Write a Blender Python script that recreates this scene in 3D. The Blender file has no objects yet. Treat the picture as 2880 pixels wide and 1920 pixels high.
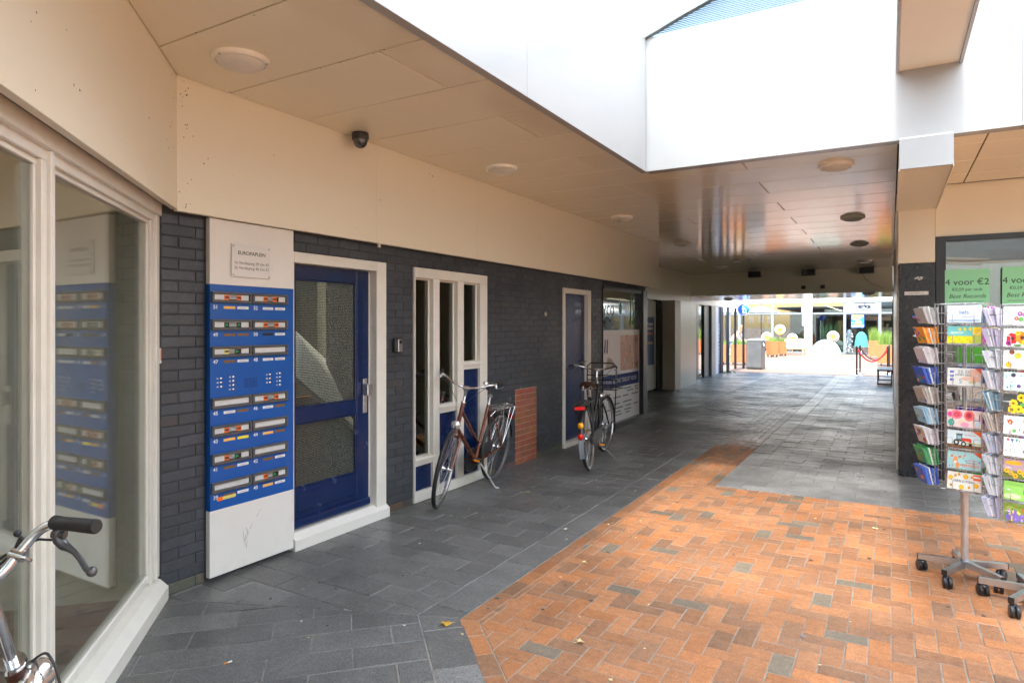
import bpy, math, random
from mathutils import Vector, Matrix
random.seed(7)
R = math.radians
sc = bpy.context.scene
COL = sc.collection

# ------------------------------------------------------------------ camera, sky, sun, exposure
CAM_H = 1.6
cam_d = bpy.data.cameras.new('camera'); cam = bpy.data.objects.new('camera', cam_d); COL.objects.link(cam)
cam.location = (0, 0, CAM_H); cam.rotation_euler = (R(90), 0, R(30.25))
cam_d.sensor_width = 36; cam_d.lens = 22.806; cam_d.shift_y = -0.01528
cam_d.clip_start = 0.05; cam_d.clip_end = 2000
sc.camera = cam
SUN_EL = 60
w = bpy.data.worlds.new('World'); sc.world = w; w.use_nodes = True
wn = w.node_tree.nodes; wl = w.node_tree.links
sky = wn.new('ShaderNodeTexSky'); sky.sky_type = 'NISHITA'; sky.sun_disc = False
sky.sun_elevation = R(SUN_EL); sky.sun_rotation = R(180); sky.air_density = 1.6; sky.dust_density = 2.4; sky.ozone_density = 1.0
wl.new(sky.outputs[0], wn['Background'].inputs[0]); wn['Background'].inputs[1].default_value = 0.15
sun_d = bpy.data.lights.new('sun', 'SUN'); sun = bpy.data.objects.new('sun', sun_d); COL.objects.link(sun)
sun_d.energy = 2.0; sun_d.angle = R(4); sun_d.color = (1, 0.96, 0.9)
sun.rotation_euler = Vector((0.01, math.cos(R(SUN_EL)), -math.sin(R(SUN_EL)))).to_track_quat('-Z', 'Y').to_euler()
sun.location = (0, -20, 30)
sc.view_settings.view_transform = 'Standard'; sc.view_settings.look = 'None'
sc.view_settings.exposure = 2.9; sc.view_settings.gamma = 1; sc.view_settings.use_curve_mapping = False
sc.render.engine = 'CYCLES'
sc.cycles.use_denoising = True
sc.cycles.max_bounces = 10; sc.cycles.diffuse_bounces = 6; sc.cycles.glossy_bounces = 4; sc.cycles.transparent_max_bounces = 16
sc.cycles.sample_clamp_indirect = 8; sc.cycles.caustics_reflective = False; sc.cycles.caustics_refractive = False

# ------------------------------------------------------------------ helpers
def hexc(r, g, b): # sRGB 0-255 -> linear
    f = lambda c: (c / 12.92 if c <= 0.04045 else ((c + 0.055) / 1.055) ** 2.4)
    return (f(r / 255), f(g / 255), f(b / 255))

class MB:
    def __init__(s, M=None):
        s.v = []; s.f = []; s.m = []; s.sm = []; s.M = M; s.t = []; s.tone = None
    def add(s, vs, fs, mi=0, smooth=False):
        b = len(s.v)
        s.v += [tuple(s.M @ Vector(p)) for p in vs] if s.M is not None else [tuple(p) for p in vs]
        for f in fs:
            s.f.append([i + b for i in f]); s.m.append(mi); s.sm.append(smooth); s.t.append(s.tone)
        return s
    def box(s, x0, x1, y0, y1, z0, z1, c=0.0, mi=0):
        if x0 > x1: x0, x1 = x1, x0
        if y0 > y1: y0, y1 = y1, y0
        if z0 > z1: z0, z1 = z1, z0
        if c <= 0:
            return s.add([(x0,y0,z0),(x1,y0,z0),(x1,y1,z0),(x0,y1,z0),(x0,y0,z1),(x1,y0,z1),(x1,y1,z1),(x0,y1,z1)],
                  [(3,2,1,0),(4,5,6,7),(0,1,5,4),(1,2,6,5),(2,3,7,6),(3,0,4,7)], mi)
        c = min(c, (x1-x0)*.45, (y1-y0)*.45, (z1-z0)*.45)
        vs = []; idx = {}
        X = (x0, x1); Y = (y0, y1); Z = (z0, z1)
        for i in (0,1):
            for j in (0,1):
                for k in (0,1):
                    dx = c if i == 0 else -c; dy = c if j == 0 else -c; dz = c if k == 0 else -c
                    for a, p in enumerate(((X[i], Y[j]+dy, Z[k]+dz), (X[i]+dx, Y[j], Z[k]+dz), (X[i]+dx, Y[j]+dy, Z[k]))):
                        idx[(i,j,k,a)] = len(vs); vs.append(p)
        fs = []
        g = lambda i,j,k,a: idx[(i,j,k,a)]
        for i in (0,1):
            q = [g(i,0,0,0), g(i,1,0,0), g(i,1,1,0), g(i,0,1,0)]; fs.append(q if i else q[::-1])
            q = [g(0,i,0,1), g(0,i,1,1), g(1,i,1,1), g(1,i,0,1)]; fs.append(q if i else q[::-1])
            q = [g(0,0,i,2), g(1,0,i,2), g(1,1,i,2), g(0,1,i,2)]; fs.append(q if i else q[::-1])
        cx, cy, cz = (x0+x1)/2, (y0+y1)/2, (z0+z1)/2
        ex = []
        for i in (0,1):
            for j in (0,1):
                ex.append([g(i,j,0,0), g(i,j,0,1), g(i,j,1,1), g(i,j,1,0)])
                ex.append([g(i,0,j,0), g(i,0,j,2), g(i,1,j,2), g(i,1,j,0)])
                ex.append([g(0,i,j,1), g(0,i,j,2), g(1,i,j,2), g(1,i,j,1)])
                for k in (0,1): ex.append([g(i,j,k,0), g(i,j,k,1), g(i,j,k,2)])
        C = Vector((cx,cy,cz))
        for q in ex:
            p = [Vector(vs[t]) for t in q]
            n = (p[1]-p[0]).cross(p[2]-p[0]); m = sum(p, Vector())/len(p) - C
            fs.append(q if n.dot(m) > 0 else q[::-1])
        return s.add(vs, fs, mi)
    def tube(s, pts, r, n=8, mi=0, caps=True, closed=False):
        pts = [Vector(p) for p in pts]; N = len(pts)
        rs = r if isinstance(r, (list, tuple)) else [r]*N
        vs = []; fs = []; prev = None
        for i, p in enumerate(pts):
            if closed: t = (pts[(i+1) % N] - pts[i-1])
            else: t = (pts[min(i+1, N-1)] - pts[max(i-1, 0)])
            t = t.normalized() if t.length > 1e-9 else Vector((0,0,1))
            if prev is None:
                a = Vector((0,0,1)) if abs(t.z) < .9 else Vector((1,0,0))
                u = t.cross(a).normalized()
            else:
                u = prev - t * prev.dot(t)
                u = u.normalized() if u.length > 1e-9 else t.cross(Vector((0,0,1))).normalized()
            prev = u; v = t.cross(u)
            for k in range(n):
                a = 2*math.pi*k/n
                vs.append(p + u*(math.cos(a)*rs[i]) + v*(math.sin(a)*rs[i]))
        for i in range(N if closed else N-1):
            j = (i+1) % N
            for k in range(n):
                k2 = (k+1) % n
                fs.append((i*n+k, i*n+k2, j*n+k2, j*n+k))
        s.add(vs, fs, mi, True)
        if caps and not closed:
            s.add(vs[:n], [tuple(range(n))[::-1]], mi); s.add(vs[-n:], [tuple(range(n))], mi)
        return s
    def lathe(s, prof, n=24, center=(0,0,0), axis='z', mi=0, smooth=True):
        # prof: (radius, height)
        vs = []; fs = []
        for (r, h) in prof:
            for k in range(n):
                a = 2*math.pi*k/n; x, y = r*math.cos(a), r*math.sin(a)
                p = {'z': (x,y,h), 'x': (h,x,y), 'y': (y,h,x)}[axis]
                vs.append((p[0]+center[0], p[1]+center[1], p[2]+center[2]))
        for i in range(len(prof)-1):
            for k in range(n):
                k2 = (k+1) % n
                fs.append((i*n+k, i*n+k2, (i+1)*n+k2, (i+1)*n+k))
        return s.add(vs, fs, mi, smooth)
    def sphere(s, c, r, n=12, m=8, mi=0):
        rx, ry, rz = r if isinstance(r, (tuple, list)) else (r,r,r)
        vs = []; fs = []
        for i in range(m+1):
            th = math.pi*i/m
            for k in range(n):
                a = 2*math.pi*k/n
                vs.append((c[0]+rx*math.sin(th)*math.cos(a), c[1]+ry*math.sin(th)*math.sin(a), c[2]-rz*math.cos(th)))
        for i in range(m):
            for k in range(n):
                k2 = (k+1) % n
                fs.append((i*n+k, i*n+k2, (i+1)*n+k2, (i+1)*n+k))
        return s.add(vs, fs, mi, True)
    def poly(s, pts, d, mi=0):  # prism of planar pts extruded by vector d
        d = Vector(d); n = len(pts)
        a = [Vector(p) for p in pts]; b = [p + d for p in a]
        fs = [tuple(range(n)), tuple(range(2*n-1, n-1, -1))] + [(i, i+n, (i+1) % n + n, (i+1) % n) for i in range(n)]
        return s.add(a+b, fs, mi)
    def face(s, pts, mi=0): return s.add(pts, [tuple(range(len(pts)))], mi)
    def mesh(s, name, mats):
        me = bpy.data.meshes.new(name)
        me.from_pydata(s.v, [], s.f)
        for m in (mats if isinstance(mats, (list, tuple)) else [mats]): me.materials.append(m)
        me.polygons.foreach_set('material_index', s.m)
        me.polygons.foreach_set('use_smooth', s.sm)
        if any(t is not None for t in s.t):
            at = me.color_attributes.new('tone', 'FLOAT_COLOR', 'CORNER')
            i = 0
            for p, t in zip(me.polygons, s.t):
                t = t or (1,1,1)
                for _ in p.vertices: at.data[i].color = (*t, 1); i += 1
        me.update()
        return me
    def build(s, name, mats, parent=None, kind=None, label=None, cat=None, group=None):
        o = bpy.data.objects.new(name, s.mesh(name, mats)); COL.objects.link(o)
        if parent is not None: o.parent = parent
        tag(o, label, cat, group, kind)
        return o

def tag(o, label=None, cat=None, group=None, kind=None):
    if label: o['label'] = label
    if cat: o['category'] = cat
    if group: o['group'] = group
    if kind: o['kind'] = kind
    return o
def thing(name, label, cat, loc=(0,0,0), rz=0, group=None, M=None):
    o = bpy.data.objects.new(name, None); COL.objects.link(o); o.empty_display_size = .1
    if M is not None: o.matrix_world = M
    else: o.location = loc; o.rotation_euler = (0,0,rz)
    return tag(o, label, cat, group)
def inst(name, me, parent=None, M=None, loc=None, color=None):
    o = bpy.data.objects.new(name, me); COL.objects.link(o)
    if parent is not None: o.parent = parent
    if M is not None: o.matrix_local = M
    if loc is not None: o.location = loc
    if color is not None: o.color = color
    return o
def copy_tree(o, parent=None):
    c = o.copy(); COL.objects.link(c); c.parent = parent
    for ch in list(o.children): copy_tree(ch, c)
    return c
def basis(origin, x, y, z):
    M = Matrix.Identity(4)
    for i, a in enumerate((x, y, z)):
        for j in range(3): M[j][i] = a[j]
    for j in range(3): M[j][3] = origin[j]
    return M
_tc = {}
def text_geo(s, size, align='CENTER', shear=0.0, bold=0.0, spacing=1.0):
    k = (s, size, align, shear, bold, spacing)
    if k in _tc: return _tc[k]
    cu = bpy.data.curves.new('lettering', 'FONT'); cu.body = s; cu.size = size; cu.align_x = align; cu.align_y = 'CENTER'
    cu.shear = shear; cu.offset = bold; cu.space_character = spacing; cu.resolution_u = 3
    o = bpy.data.objects.new('lettering', cu); COL.objects.link(o)
    dg = bpy.context.evaluated_depsgraph_get(); dg.update()
    me = bpy.data.meshes.new_from_object(o.evaluated_get(dg))
    vs = [tuple(v.co) for v in me.vertices]; fs = [tuple(p.vertices) for p in me.polygons]
    bpy.data.objects.remove(o); bpy.data.curves.remove(cu); bpy.data.meshes.remove(me)
    _tc[k] = (vs, fs); return _tc[k]
def put_text(mb, s, size, origin, xdir, ydir, mi=0, **kw):
    vs, fs = text_geo(s, size, **kw)
    o = Vector(origin); X = Vector(xdir); Y = Vector(ydir)
    mb.add([o + X*v[0] + Y*v[1] for v in vs], fs, mi)

# ------------------------------------------------------------------ materials
_mats = {}
def nm(name):
    m = bpy.data.materials.new(name); m.use_nodes = True
    nt = m.node_tree; b = nt.nodes['Principled BSDF']
    return m, nt, nt.nodes, nt.links, b
def pm(name, col, rough=.5, metal=0.0, var=.1, vs=4.0, bump=0.0, bs=60.0, spec=.5, coat=0.0, dirt=0.0, dirtcol=(.05,.045,.04), ds=2.5, aniso=None, emis=None, trans=0):
    if name in _mats: return _mats[name]
    m, nt, N, L, b = nm(name)
    geo = N.new('ShaderNodeTexCoord')
    b.inputs['Roughness'].default_value = rough; b.inputs['Metallic'].default_value = metal
    b.inputs['Specular IOR Level'].default_value = spec; b.inputs['Coat Weight'].default_value = coat
    last = None
    if var > 0:
        n1 = N.new('ShaderNodeTexNoise'); n1.inputs['Scale'].default_value = vs; n1.inputs['Detail'].default_value = 6; n1.inputs['Roughness'].default_value = .65
        L.new(geo.outputs['Object'], n1.inputs['Vector'])
        mr = N.new('ShaderNodeMapRange'); mr.inputs[1].default_value = .3; mr.inputs[2].default_value = .7
        mr.inputs[3].default_value = 1-var; mr.inputs[4].default_value = 1+var
        L.new(n1.outputs[0], mr.inputs[0])
        mx = N.new('ShaderNodeVectorMath'); mx.operation = 'SCALE'; mx.inputs[0].default_value = col
        L.new(mr.outputs[0], mx.inputs['Scale']); last = mx.outputs[0]
        rr = N.new('ShaderNodeMapRange'); rr.inputs[1].default_value = .3; rr.inputs[2].default_value = .7
        rr.inputs[3].default_value = max(0.02, rough-var*.5); rr.inputs[4].default_value = min(1, rough+var*.5)
        L.new(n1.outputs[0], rr.inputs[0]); L.new(rr.outputs[0], b.inputs['Roughness'])
    else:
        b.inputs['Base Color'].default_value = (*col, 1)
    if dirt > 0:
        n2 = N.new('ShaderNodeTexNoise'); n2.inputs['Scale'].default_value = ds; n2.inputs['Detail'].default_value = 8; n2.inputs['Roughness'].default_value = .7
        L.new(geo.outputs['Object'], n2.inputs['Vector'])
        m2 = N.new('ShaderNodeMapRange'); m2.inputs[1].default_value = .60; m2.inputs[2].default_value = .9; m2.inputs[3].default_value = 0; m2.inputs[4].default_value = dirt
        L.new(n2.outputs[0], m2.inputs[0])
        mc = N.new('ShaderNodeMix'); mc.data_type = 'RGBA'; mc.inputs[7].default_value = (*dirtcol, 1)
        if last: L.new(last, mc.inputs[6])
        else: mc.inputs[6].default_value = (*col, 1)
        L.new(m2.outputs[0], mc.inputs[0]); last = mc.outputs[2]
    if last: L.new(last, b.inputs['Base Color'])
    if bump > 0:
        n3 = N.new('ShaderNodeTexNoise'); n3.inputs['Scale'].default_value = bs; n3.inputs['Detail'].default_value = 4
        L.new(geo.outputs['Object'], n3.inputs['Vector'])
        bp = N.new('ShaderNodeBump'); bp.inputs['Strength'].default_value = bump; bp.inputs['Distance'].default_value = .01
        L.new(n3.outputs[0], bp.inputs['Height']); L.new(bp.outputs[0], b.inputs['Normal'])
    if emis: b.inputs['Emission Color'].default_value = (*emis[0], 1); b.inputs['Emission Strength'].default_value = emis[1]
    _mats[name] = m; return m
def flat(r, g, b, rough=.6):   # print / plastic colour given in sRGB
    return pm('print_%d_%d_%d' % (r, g, b), hexc(r, g, b), rough, var=.04, vs=20)

def tone_mat(name, joined, rough=.8, bump=.5, bs=180, stain=.35, stainscale=1.3, speck=.0, spec=.5):
    """stone / brick whose own tone comes from the piece (object colour or a per-piece attribute), with grain, stains and grime in world space"""
    m, nt, N, L, b = nm(name + ('_joined' if joined else '')); b.inputs['Specular IOR Level'].default_value = spec
    if joined:
        a = N.new('ShaderNodeAttribute'); a.attribute_name = 'tone'; src = a.outputs['Color']
    else:
        a = N.new('ShaderNodeObjectInfo'); src = a.outputs['Color']
    g = N.new('ShaderNodeNewGeometry')
    n1 = N.new('ShaderNodeTexNoise'); n1.inputs['Scale'].default_value = 28; n1.inputs['Detail'].default_value = 8; n1.inputs['Roughness'].default_value = .75
    n2 = N.new('ShaderNodeTexNoise'); n2.inputs['Scale'].default_value = stainscale; n2.inputs['Detail'].default_value = 7; n2.inputs['Roughness'].default_value = .7
    n3 = N.new('ShaderNodeTexNoise'); n3.inputs['Scale'].default_value = bs; n3.inputs['Detail'].default_value = 3
    for n in (n1, n2, n3): L.new(g.outputs['Position'], n.inputs['Vector'])
    r1 = N.new('ShaderNodeMapRange'); r1.inputs[1].default_value = .3; r1.inputs[2].default_value = .7; r1.inputs[3].default_value = .74; r1.inputs[4].default_value = 1.26; L.new(n1.outputs[0], r1.inputs[0])
    r2 = N.new('ShaderNodeMapRange'); r2.inputs[1].default_value = .35; r2.inputs[2].default_value = .7; r2.inputs[3].default_value = 1+stain*.4; r2.inputs[4].default_value = 1-stain; L.new(n2.outputs[0], r2.inputs[0])
    r3 = N.new('ShaderNodeMapRange'); r3.inputs[1].default_value = .3; r3.inputs[2].default_value = .7; r3.inputs[3].default_value = 1-speck; r3.inputs[4].default_value = 1+speck; L.new(n3.outputs[0], r3.inputs[0])
    mu = N.new('ShaderNodeMath'); mu.operation = 'MULTIPLY'; L.new(r1.outputs[0], mu.inputs[0]); L.new(r2.outputs[0], mu.inputs[1])
    mu2 = N.new('ShaderNodeMath'); mu2.operation = 'MULTIPLY'; L.new(mu.outputs[0], mu2.inputs[0]); L.new(r3.outputs[0], mu2.inputs[1])
    vm = N.new('ShaderNodeVectorMath'); vm.operation = 'SCALE'; L.new(src, vm.inputs[0]); L.new(mu2.outputs[0], vm.inputs['Scale'])
    L.new(vm.outputs[0], b.inputs['Base Color'])
    rr = N.new('ShaderNodeMapRange'); rr.inputs[1].default_value = .3; rr.inputs[2].default_value = .7; rr.inputs[3].default_value = rough-.15; rr.inputs[4].default_value = min(1, rough+.1); L.new(n2.outputs[0], rr.inputs[0]); L.new(rr.outputs[0], b.inputs['Roughness'])
    bp = N.new('ShaderNodeBump'); bp.inputs['Strength'].default_value = bump; bp.inputs['Distance'].default_value = .003
    ad = N.new('ShaderNodeMath'); ad.operation = 'ADD'; L.new(n3.outputs[0], ad.inputs[0]); L.new(n1.outputs[0], ad.inputs[1])
    L.new(ad.outputs[0], bp.inputs['Height']); L.new(bp.outputs[0], b.inputs['Normal'])
    return m

def glass(name, mirror=.1, tint=(.9,.93,.92), rough=0.0, fres=1.0, grid=None):
    """thin pane: see-through with a mirror share that grows at grazing angles"""
    if name in _mats: return _mats[name]
    m, nt, N, L, b = nm(name); N.remove(b)
    out = N['Material Output']
    tr = N.new('ShaderNodeBsdfTransparent'); tr.inputs[0].default_value = (*tint, 1)
    gl = N.new('ShaderNodeBsdfGlossy'); gl.inputs['Roughness'].default_value = rough; gl.inputs[0].default_value = (.95,.97,.96,1)
    lw = N.new('ShaderNodeFresnel'); lw.inputs[0].default_value = 1.5
    ad = N.new('ShaderNodeMath'); ad.operation = 'MULTIPLY_ADD'; ad.inputs[1].default_value = fres; ad.inputs[2].default_value = mirror; ad.use_clamp = True
    L.new(lw.outputs[0], ad.inputs[0])
    mx = N.new('ShaderNodeMixShader'); L.new(ad.outputs[0], mx.inputs[0]); L.new(tr.outputs[0], mx.inputs[1]); L.new(gl.outputs[0], mx.inputs[2])
    L.new(mx.outputs[0], out.inputs[0])
    if grid:
        gtint = N.new('ShaderNodeMix'); gtint.data_type = 'RGBA'; gtint.inputs[6].default_value = (tint[0]*.35,tint[1]*.35,tint[2]*.35,1); gtint.inputs[7].default_value = (*tint,1); L.new(gtint.outputs[2], tr.inputs[0])
        tc = N.new('ShaderNodeTexCoord'); hs = None
        for ax in (1, 2):
            sp = N.new('ShaderNodeSeparateXYZ'); L.new(tc.outputs['Object'], sp.inputs[0])
            mm = N.new('ShaderNodeMath'); mm.operation = 'MULTIPLY'; mm.inputs[1].default_value = 2*math.pi/grid; L.new(sp.outputs[ax], mm.inputs[0])
            si = N.new('ShaderNodeMath'); si.operation = 'SINE'; L.new(mm.outputs[0], si.inputs[0])
            if hs is None: hs = si.outputs[0]
            else:
                a2 = N.new('ShaderNodeMath'); a2.operation = 'ADD'; L.new(hs, a2.inputs[0]); L.new(si.outputs[0], a2.inputs[1]); hs = a2.outputs[0]
        gm = N.new('ShaderNodeMapRange'); gm.inputs[1].default_value = -1.6; gm.inputs[2].default_value = .6; L.new(hs, gm.inputs[0]); L.new(gm.outputs[0], gtint.inputs[0])
        bp = N.new('ShaderNodeBump'); bp.inputs['Strength'].default_value = .9; bp.inputs['Distance'].default_value = .0022
        L.new(hs, bp.inputs['Height']); L.new(bp.outputs[0], gl.inputs['Normal'])
    _mats[name] = m; return m

CREAM = pm('cream_paint', (.80,.76,.615), .3, var=0)
CEIL = pm('ceiling_paint', (.80,.745,.585), .12, var=.03, vs=.7)
WHITE = pm('white_panel', (.80,.80,.78), .45, var=.02, vs=2, dirt=.05, dirtcol=(.5,.48,.45))
FRAME = pm('cream_frame', (.72,.70,.63), .38, var=.05, vs=6, bump=.05, bs=30, dirt=.25, dirtcol=(.35,.32,.27), ds=7)
BOARD = pm('white_board', (.74,.72,.67), .4, var=.03, vs=3, dirt=.45, dirtcol=(.25,.24,.22), ds=4)
BLUE = pm('blue_paint', (.003,.0155,.075), .22, var=.15, vs=5, bump=.12, bs=18, dirt=.12, dirtcol=(.06,.08,.13), ds=9, coat=.3)
PANELBLUE = pm('blue_panel', (.002,.085,.36), .3, var=.04, vs=6)
NAVY = pm('navy_door', (.005,.019,.085), .2, var=.15, vs=9, bump=.5, bs=28, coat=.25)
BLACK = pm('black_frame', (.012,.012,.014), .3, var=.06, vs=8)
COLBLACK = pm('black_column', (.013,.013,.016), .28, var=.1, vs=14, bump=.06, bs=60, dirt=.3, dirtcol=(.08,.08,.085), ds=60)
DARK = pm('dark_interior', (.02,.02,.022), .7, var=.2)
CHROME = pm('chrome', (.72,.72,.73), .16, 1.0, var=.15, vs=30)
ALU = pm('aluminium', (.56,.58,.61), .34, 1.0, var=.12, vs=12)
RUBBER = pm('black_rubber', (.015,.015,.016), .55, var=.2, vs=30, bump=.1, bs=200)
PLASTIC = pm('black_plastic', (.018,.018,.02), .35, var=.15, vs=30)
GREYP = pm('grey_plastic', (.085,.085,.088), .42, var=.1, vs=20)
WIRE = pm('zinc_wire', (.50,.50,.52), .3, .9, var=.2, vs=30)
CONC = pm('joint_bed', (.25,.225,.185), .95, var=.25, vs=20, bump=.3, bs=90)
MORTAR = pm('painted_joint', (.036,.040,.047), .7, var=.3, vs=20, bump=.4, bs=70)
LIGHTPANEL = pm('light_sheet', (.78,.78,.76), .3, var=.02)
GREYC = pm('grey_column', (.30,.30,.31), .4, var=.1)
def WB(parent): return MB(parent.matrix_basis.inverted())
def place(name, me, parent, M, color=None):
    o = bpy.data.objects.new(name, me); COL.objects.link(o); o.parent = parent
    o.matrix_basis = parent.matrix_basis.inverted() @ M
    if color is not None: o.color = color
    return o
_sa, _ca = math.sin(R(30.25)), math.cos(R(30.25))
def depth(x, y): return -_sa*x + _ca*y
def pix(x, y, z):   # picture coordinates of a world point, only used to rank pieces by how large they show
    d = depth(x, y)
    if d < .2: return None
    return (1440 + 1824.5*(_ca*x + _sa*y)/d, 916 - 1824.5*(z-1.6)/d, d)
def shown(pts):
    P = [pix(*p) for p in pts]
    if any(p is None for p in P): return 0
    if max(p[0] for p in P) < 0 or min(p[0] for p in P) > 2880 or min(p[1] for p in P) > 1920 or max(p[1] for p in P) < 0: return 0
    a = 0
    for i in range(len(P)):
        j = (i+1) % len(P); a += P[i][0]*P[j][1] - P[j][0]*P[i][1]
    return abs(a)/2

XW = -3.70
ZC = 3.07
# ------------------------------------------------------------------ ground
m, nt, N, L, b = nm('plaza_brick')
g = N.new('ShaderNodeNewGeometry')
br = N.new('ShaderNodeTexBrick'); br.inputs['Scale'].default_value = 1; br.inputs['Brick Width'].default_value = .22; br.inputs['Row Height'].default_value = .11; br.inputs['Mortar Size'].default_value = .006
br.inputs['Color1'].default_value = (.155,.093,.064,1); br.inputs['Color2'].default_value = (.175,.106,.074,1); br.inputs['Mortar'].default_value = (.16,.12,.09,1)
L.new(g.outputs['Position'], br.inputs['Vector'])
n1 = N.new('ShaderNodeTexNoise'); n1.inputs['Scale'].default_value = .6; n1.inputs['Detail'].default_value = 8; L.new(g.outputs['Position'], n1.inputs['Vector'])
mr = N.new('ShaderNodeMapRange'); mr.inputs[1].default_value = .3; mr.inputs[2].default_value = .7; mr.inputs[3].default_value = .85; mr.inputs[4].default_value = 1.15; L.new(n1.outputs[0], mr.inputs[0])
vm = N.new('ShaderNodeVectorMath'); vm.operation = 'SCALE'; L.new(br.outputs[0], vm.inputs[0]); L.new(mr.outputs[0], vm.inputs['Scale']); L.new(vm.outputs[0], b.inputs['Base Color'])
b.inputs['Roughness'].default_value = .8
PLAZA = m
MB().face([(-400,-400,-.012),(400,-400,-.012),(400,400,-.012),(-400,400,-.012)]).build('ground', PLAZA, kind='structure')
MB().face([(2.9,-3,-.008),(30,-14,-.008),(30,8.0,-.008),(2.9,8.0,-.008)]).build('court_paving', pm('court_brick', (.38,.19,.10), .85, var=.12, vs=8), kind='structure')
for (x0, x1, y0, y1) in [(-2.9,-1.75,27.0,27.25), (-1.5,-.6,27.1,27.35), (-4.2,-2.2,31.4,31.6)]:
    MB().face([(x0,y0,-.008),(x1,y0,-.008),(x1,y1,-.008),(x0,y1,-.008)]).build('pale_paving_strip', pm('pale_paving', (.62,.60,.56), .8), kind='structure')

# ------------------------------------------------------------------ paving: red bricks and dark tiles, piece by piece
def clip(poly, a, b_):        # keep the part left of the line a->b
    out = []
    f = lambda p: (b_[0]-a[0])*(p[1]-a[1]) - (b_[1]-a[1])*(p[0]-a[0])
    for i in range(len(poly)):
        p, q = poly[i], poly[(i+1) % len(poly)]; fp, fq = f(p), f(q)
        if fp >= 0: out.append(p)
        if fp*fq < 0:
            t = fp/(fp-fq); out.append((p[0]+t*(q[0]-p[0]), p[1]+t*(q[1]-p[1])))
    return out
def clip_to(poly, region):
    for i in range(len(region)):
        poly = clip(poly, region[i], region[(i+1) % len(region)])
        if len(poly) < 3: return []
    return poly
def area(p): return abs(sum(p[i][0]*p[(i+1)%len(p)][1]-p[(i+1)%len(p)][0]*p[i][1] for i in range(len(p))))/2
def inset(p, d):
    n = len(p); out = []
    sgn = 1 if sum(p[i][0]*p[(i+1)%n][1]-p[(i+1)%n][0]*p[i][1] for i in range(n)) > 0 else -1
    for i in range(n):
        a, b_, c = Vector(p[i-1]), Vector(p[i]), Vector(p[(i+1) % n])
        e1 = (b_-a); e2 = (c-b_)
        if e1.length < 1e-6 or e2.length < 1e-6: out.append(p[i]); continue
        e1.normalize(); e2.normalize()
        n1 = Vector((-e1.y, e1.x))*sgn; n2 = Vector((-e2.y, e2.x))*sgn
        k = 1 + n1.dot(n2)
        o = (n1+n2)/max(k, .3)
        out.append((b_.x+o.x*d, b_.y+o.y*d))
    return out
def dedupe(p):
    q = []
    for a in p:
        if not q or (abs(a[0]-q[-1][0])+abs(a[1]-q[-1][1])) > .004: q.append(a)
    if len(q) > 1 and (abs(q[0][0]-q[-1][0])+abs(q[0][1]-q[-1][1])) <= .004: q.pop()
    return q
def paver(mb, p, gap, ch, top, deep=.03, tilt=(0,0)):
    o = inset(p, gap/2); i_ = inset(p, gap/2+ch); n = len(o)
    cx = sum(a[0] for a in o)/n; cy = sum(a[1] for a in o)/n
    zt = lambda a: top + (a[0]-cx)*tilt[0] + (a[1]-cy)*tilt[1]
    vs = [(a[0],a[1],zt(a)) for a in i_] + [(a[0],a[1],zt(a)-ch*.8) for a in o] + [(a[0],a[1],top-deep) for a in o]
    fs = [tuple(range(n))]
    for r in (0, n):
        for k in range(n):
            k2 = (k+1) % n; fs.append((r+k, r+n+k, r+n+k2, r+k2))
    mb.add(vs, fs)
def lay(bed, pieces, name, stuffname, mats, gap, ch):
    """the 300 that show largest become objects of their own, the rest one joined part"""
    pieces.sort(key=lambda q: -q[0])
    cache = {}; rest = MB(bed.matrix_basis.inverted())
    for k, (a, p, key, tone) in enumerate(pieces):
        rnd = random.Random(int(p[0][0]*9973)+int(p[0][1]*7919))
        top = rnd.gauss(0, .0008); tl = (rnd.gauss(0,.004), rnd.gauss(0,.004))
        if k < 300:
            cx = sum(q[0] for q in p)/len(p); cy = sum(q[1] for q in p)/len(p)
            if key is None:
                mb = MB(); paver(mb, [(q[0]-cx, q[1]-cy) for q in p], gap, ch, 0); me = mb.mesh(name, mats[0])
            else:
                key = key + (rnd.randrange(3),)
                if key not in cache:
                    mb = MB(); paver(mb, [(q[0]-cx, q[1]-cy) for q in p], gap*(.85+.2*key[-1]), ch, 0, tilt=tl); cache[key] = mb.mesh(name, mats[0])
                me = cache[key]
            place(name, me, bed, Matrix.Translation((cx, cy, top)), (*tone, 1))
        else:
            rest.tone = tone; paver(rest, p, gap, ch, top, tilt=tl)
    if rest.v: rest.build(stuffname, mats[1], bed, kind='stuff')

def rect(x0, x1, y0, y1): return [(x0,y0),(x1,y0),(x1,y1),(x0,y1)]
def rank(p): return shown([(q[0],q[1],0) for q in p])

# red bricks
rb = tag(MB().add([(-2.05,.2,-.003),(3.2,-2.2,-.003),(3.2,6.64,-.003),(-1.51,6.64,-.003),(-1.51,13.05,-.003),(-2.04,13.05,-.003),(-2.04,2.92,-.003)], [(0,1,2,3,4,5,6)]).build('brick_paving', CONC), kind='structure')
BR = [tone_mat('paving_brick', j, .68, .5, 120, .38, .8, .2, .38) for j in (False, True)]
def brick_tone(rnd, far=0):
    t = rnd.random()
    if t < .055: c = (.19,.15,.105)
    elif t < .24: c = (.27,.14,.075)
    elif t < .50: c = (.33,.155,.075)
    elif t < .8: c = (.38,.17,.075)
    else: c = (.40,.165,.065)
    j = rnd.uniform(.86, 1.12)
    c = tuple(v*j for v in c)
    if far > 0: g_ = .115; c = tuple(v*(1-far)+g_*far*j*(1.05 if i == 0 else 1) for i, v in enumerate(c))  # distant bricks greyed, sky reflection at grazing put into their tone
    return c
pieces = []; far_b = []
K0 = .88
field = [(-1.93,6.64),(-1.93,K0+.1414+1.93),(3.0,K0+.1414-3.0),(3.0,6.64)]
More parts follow.
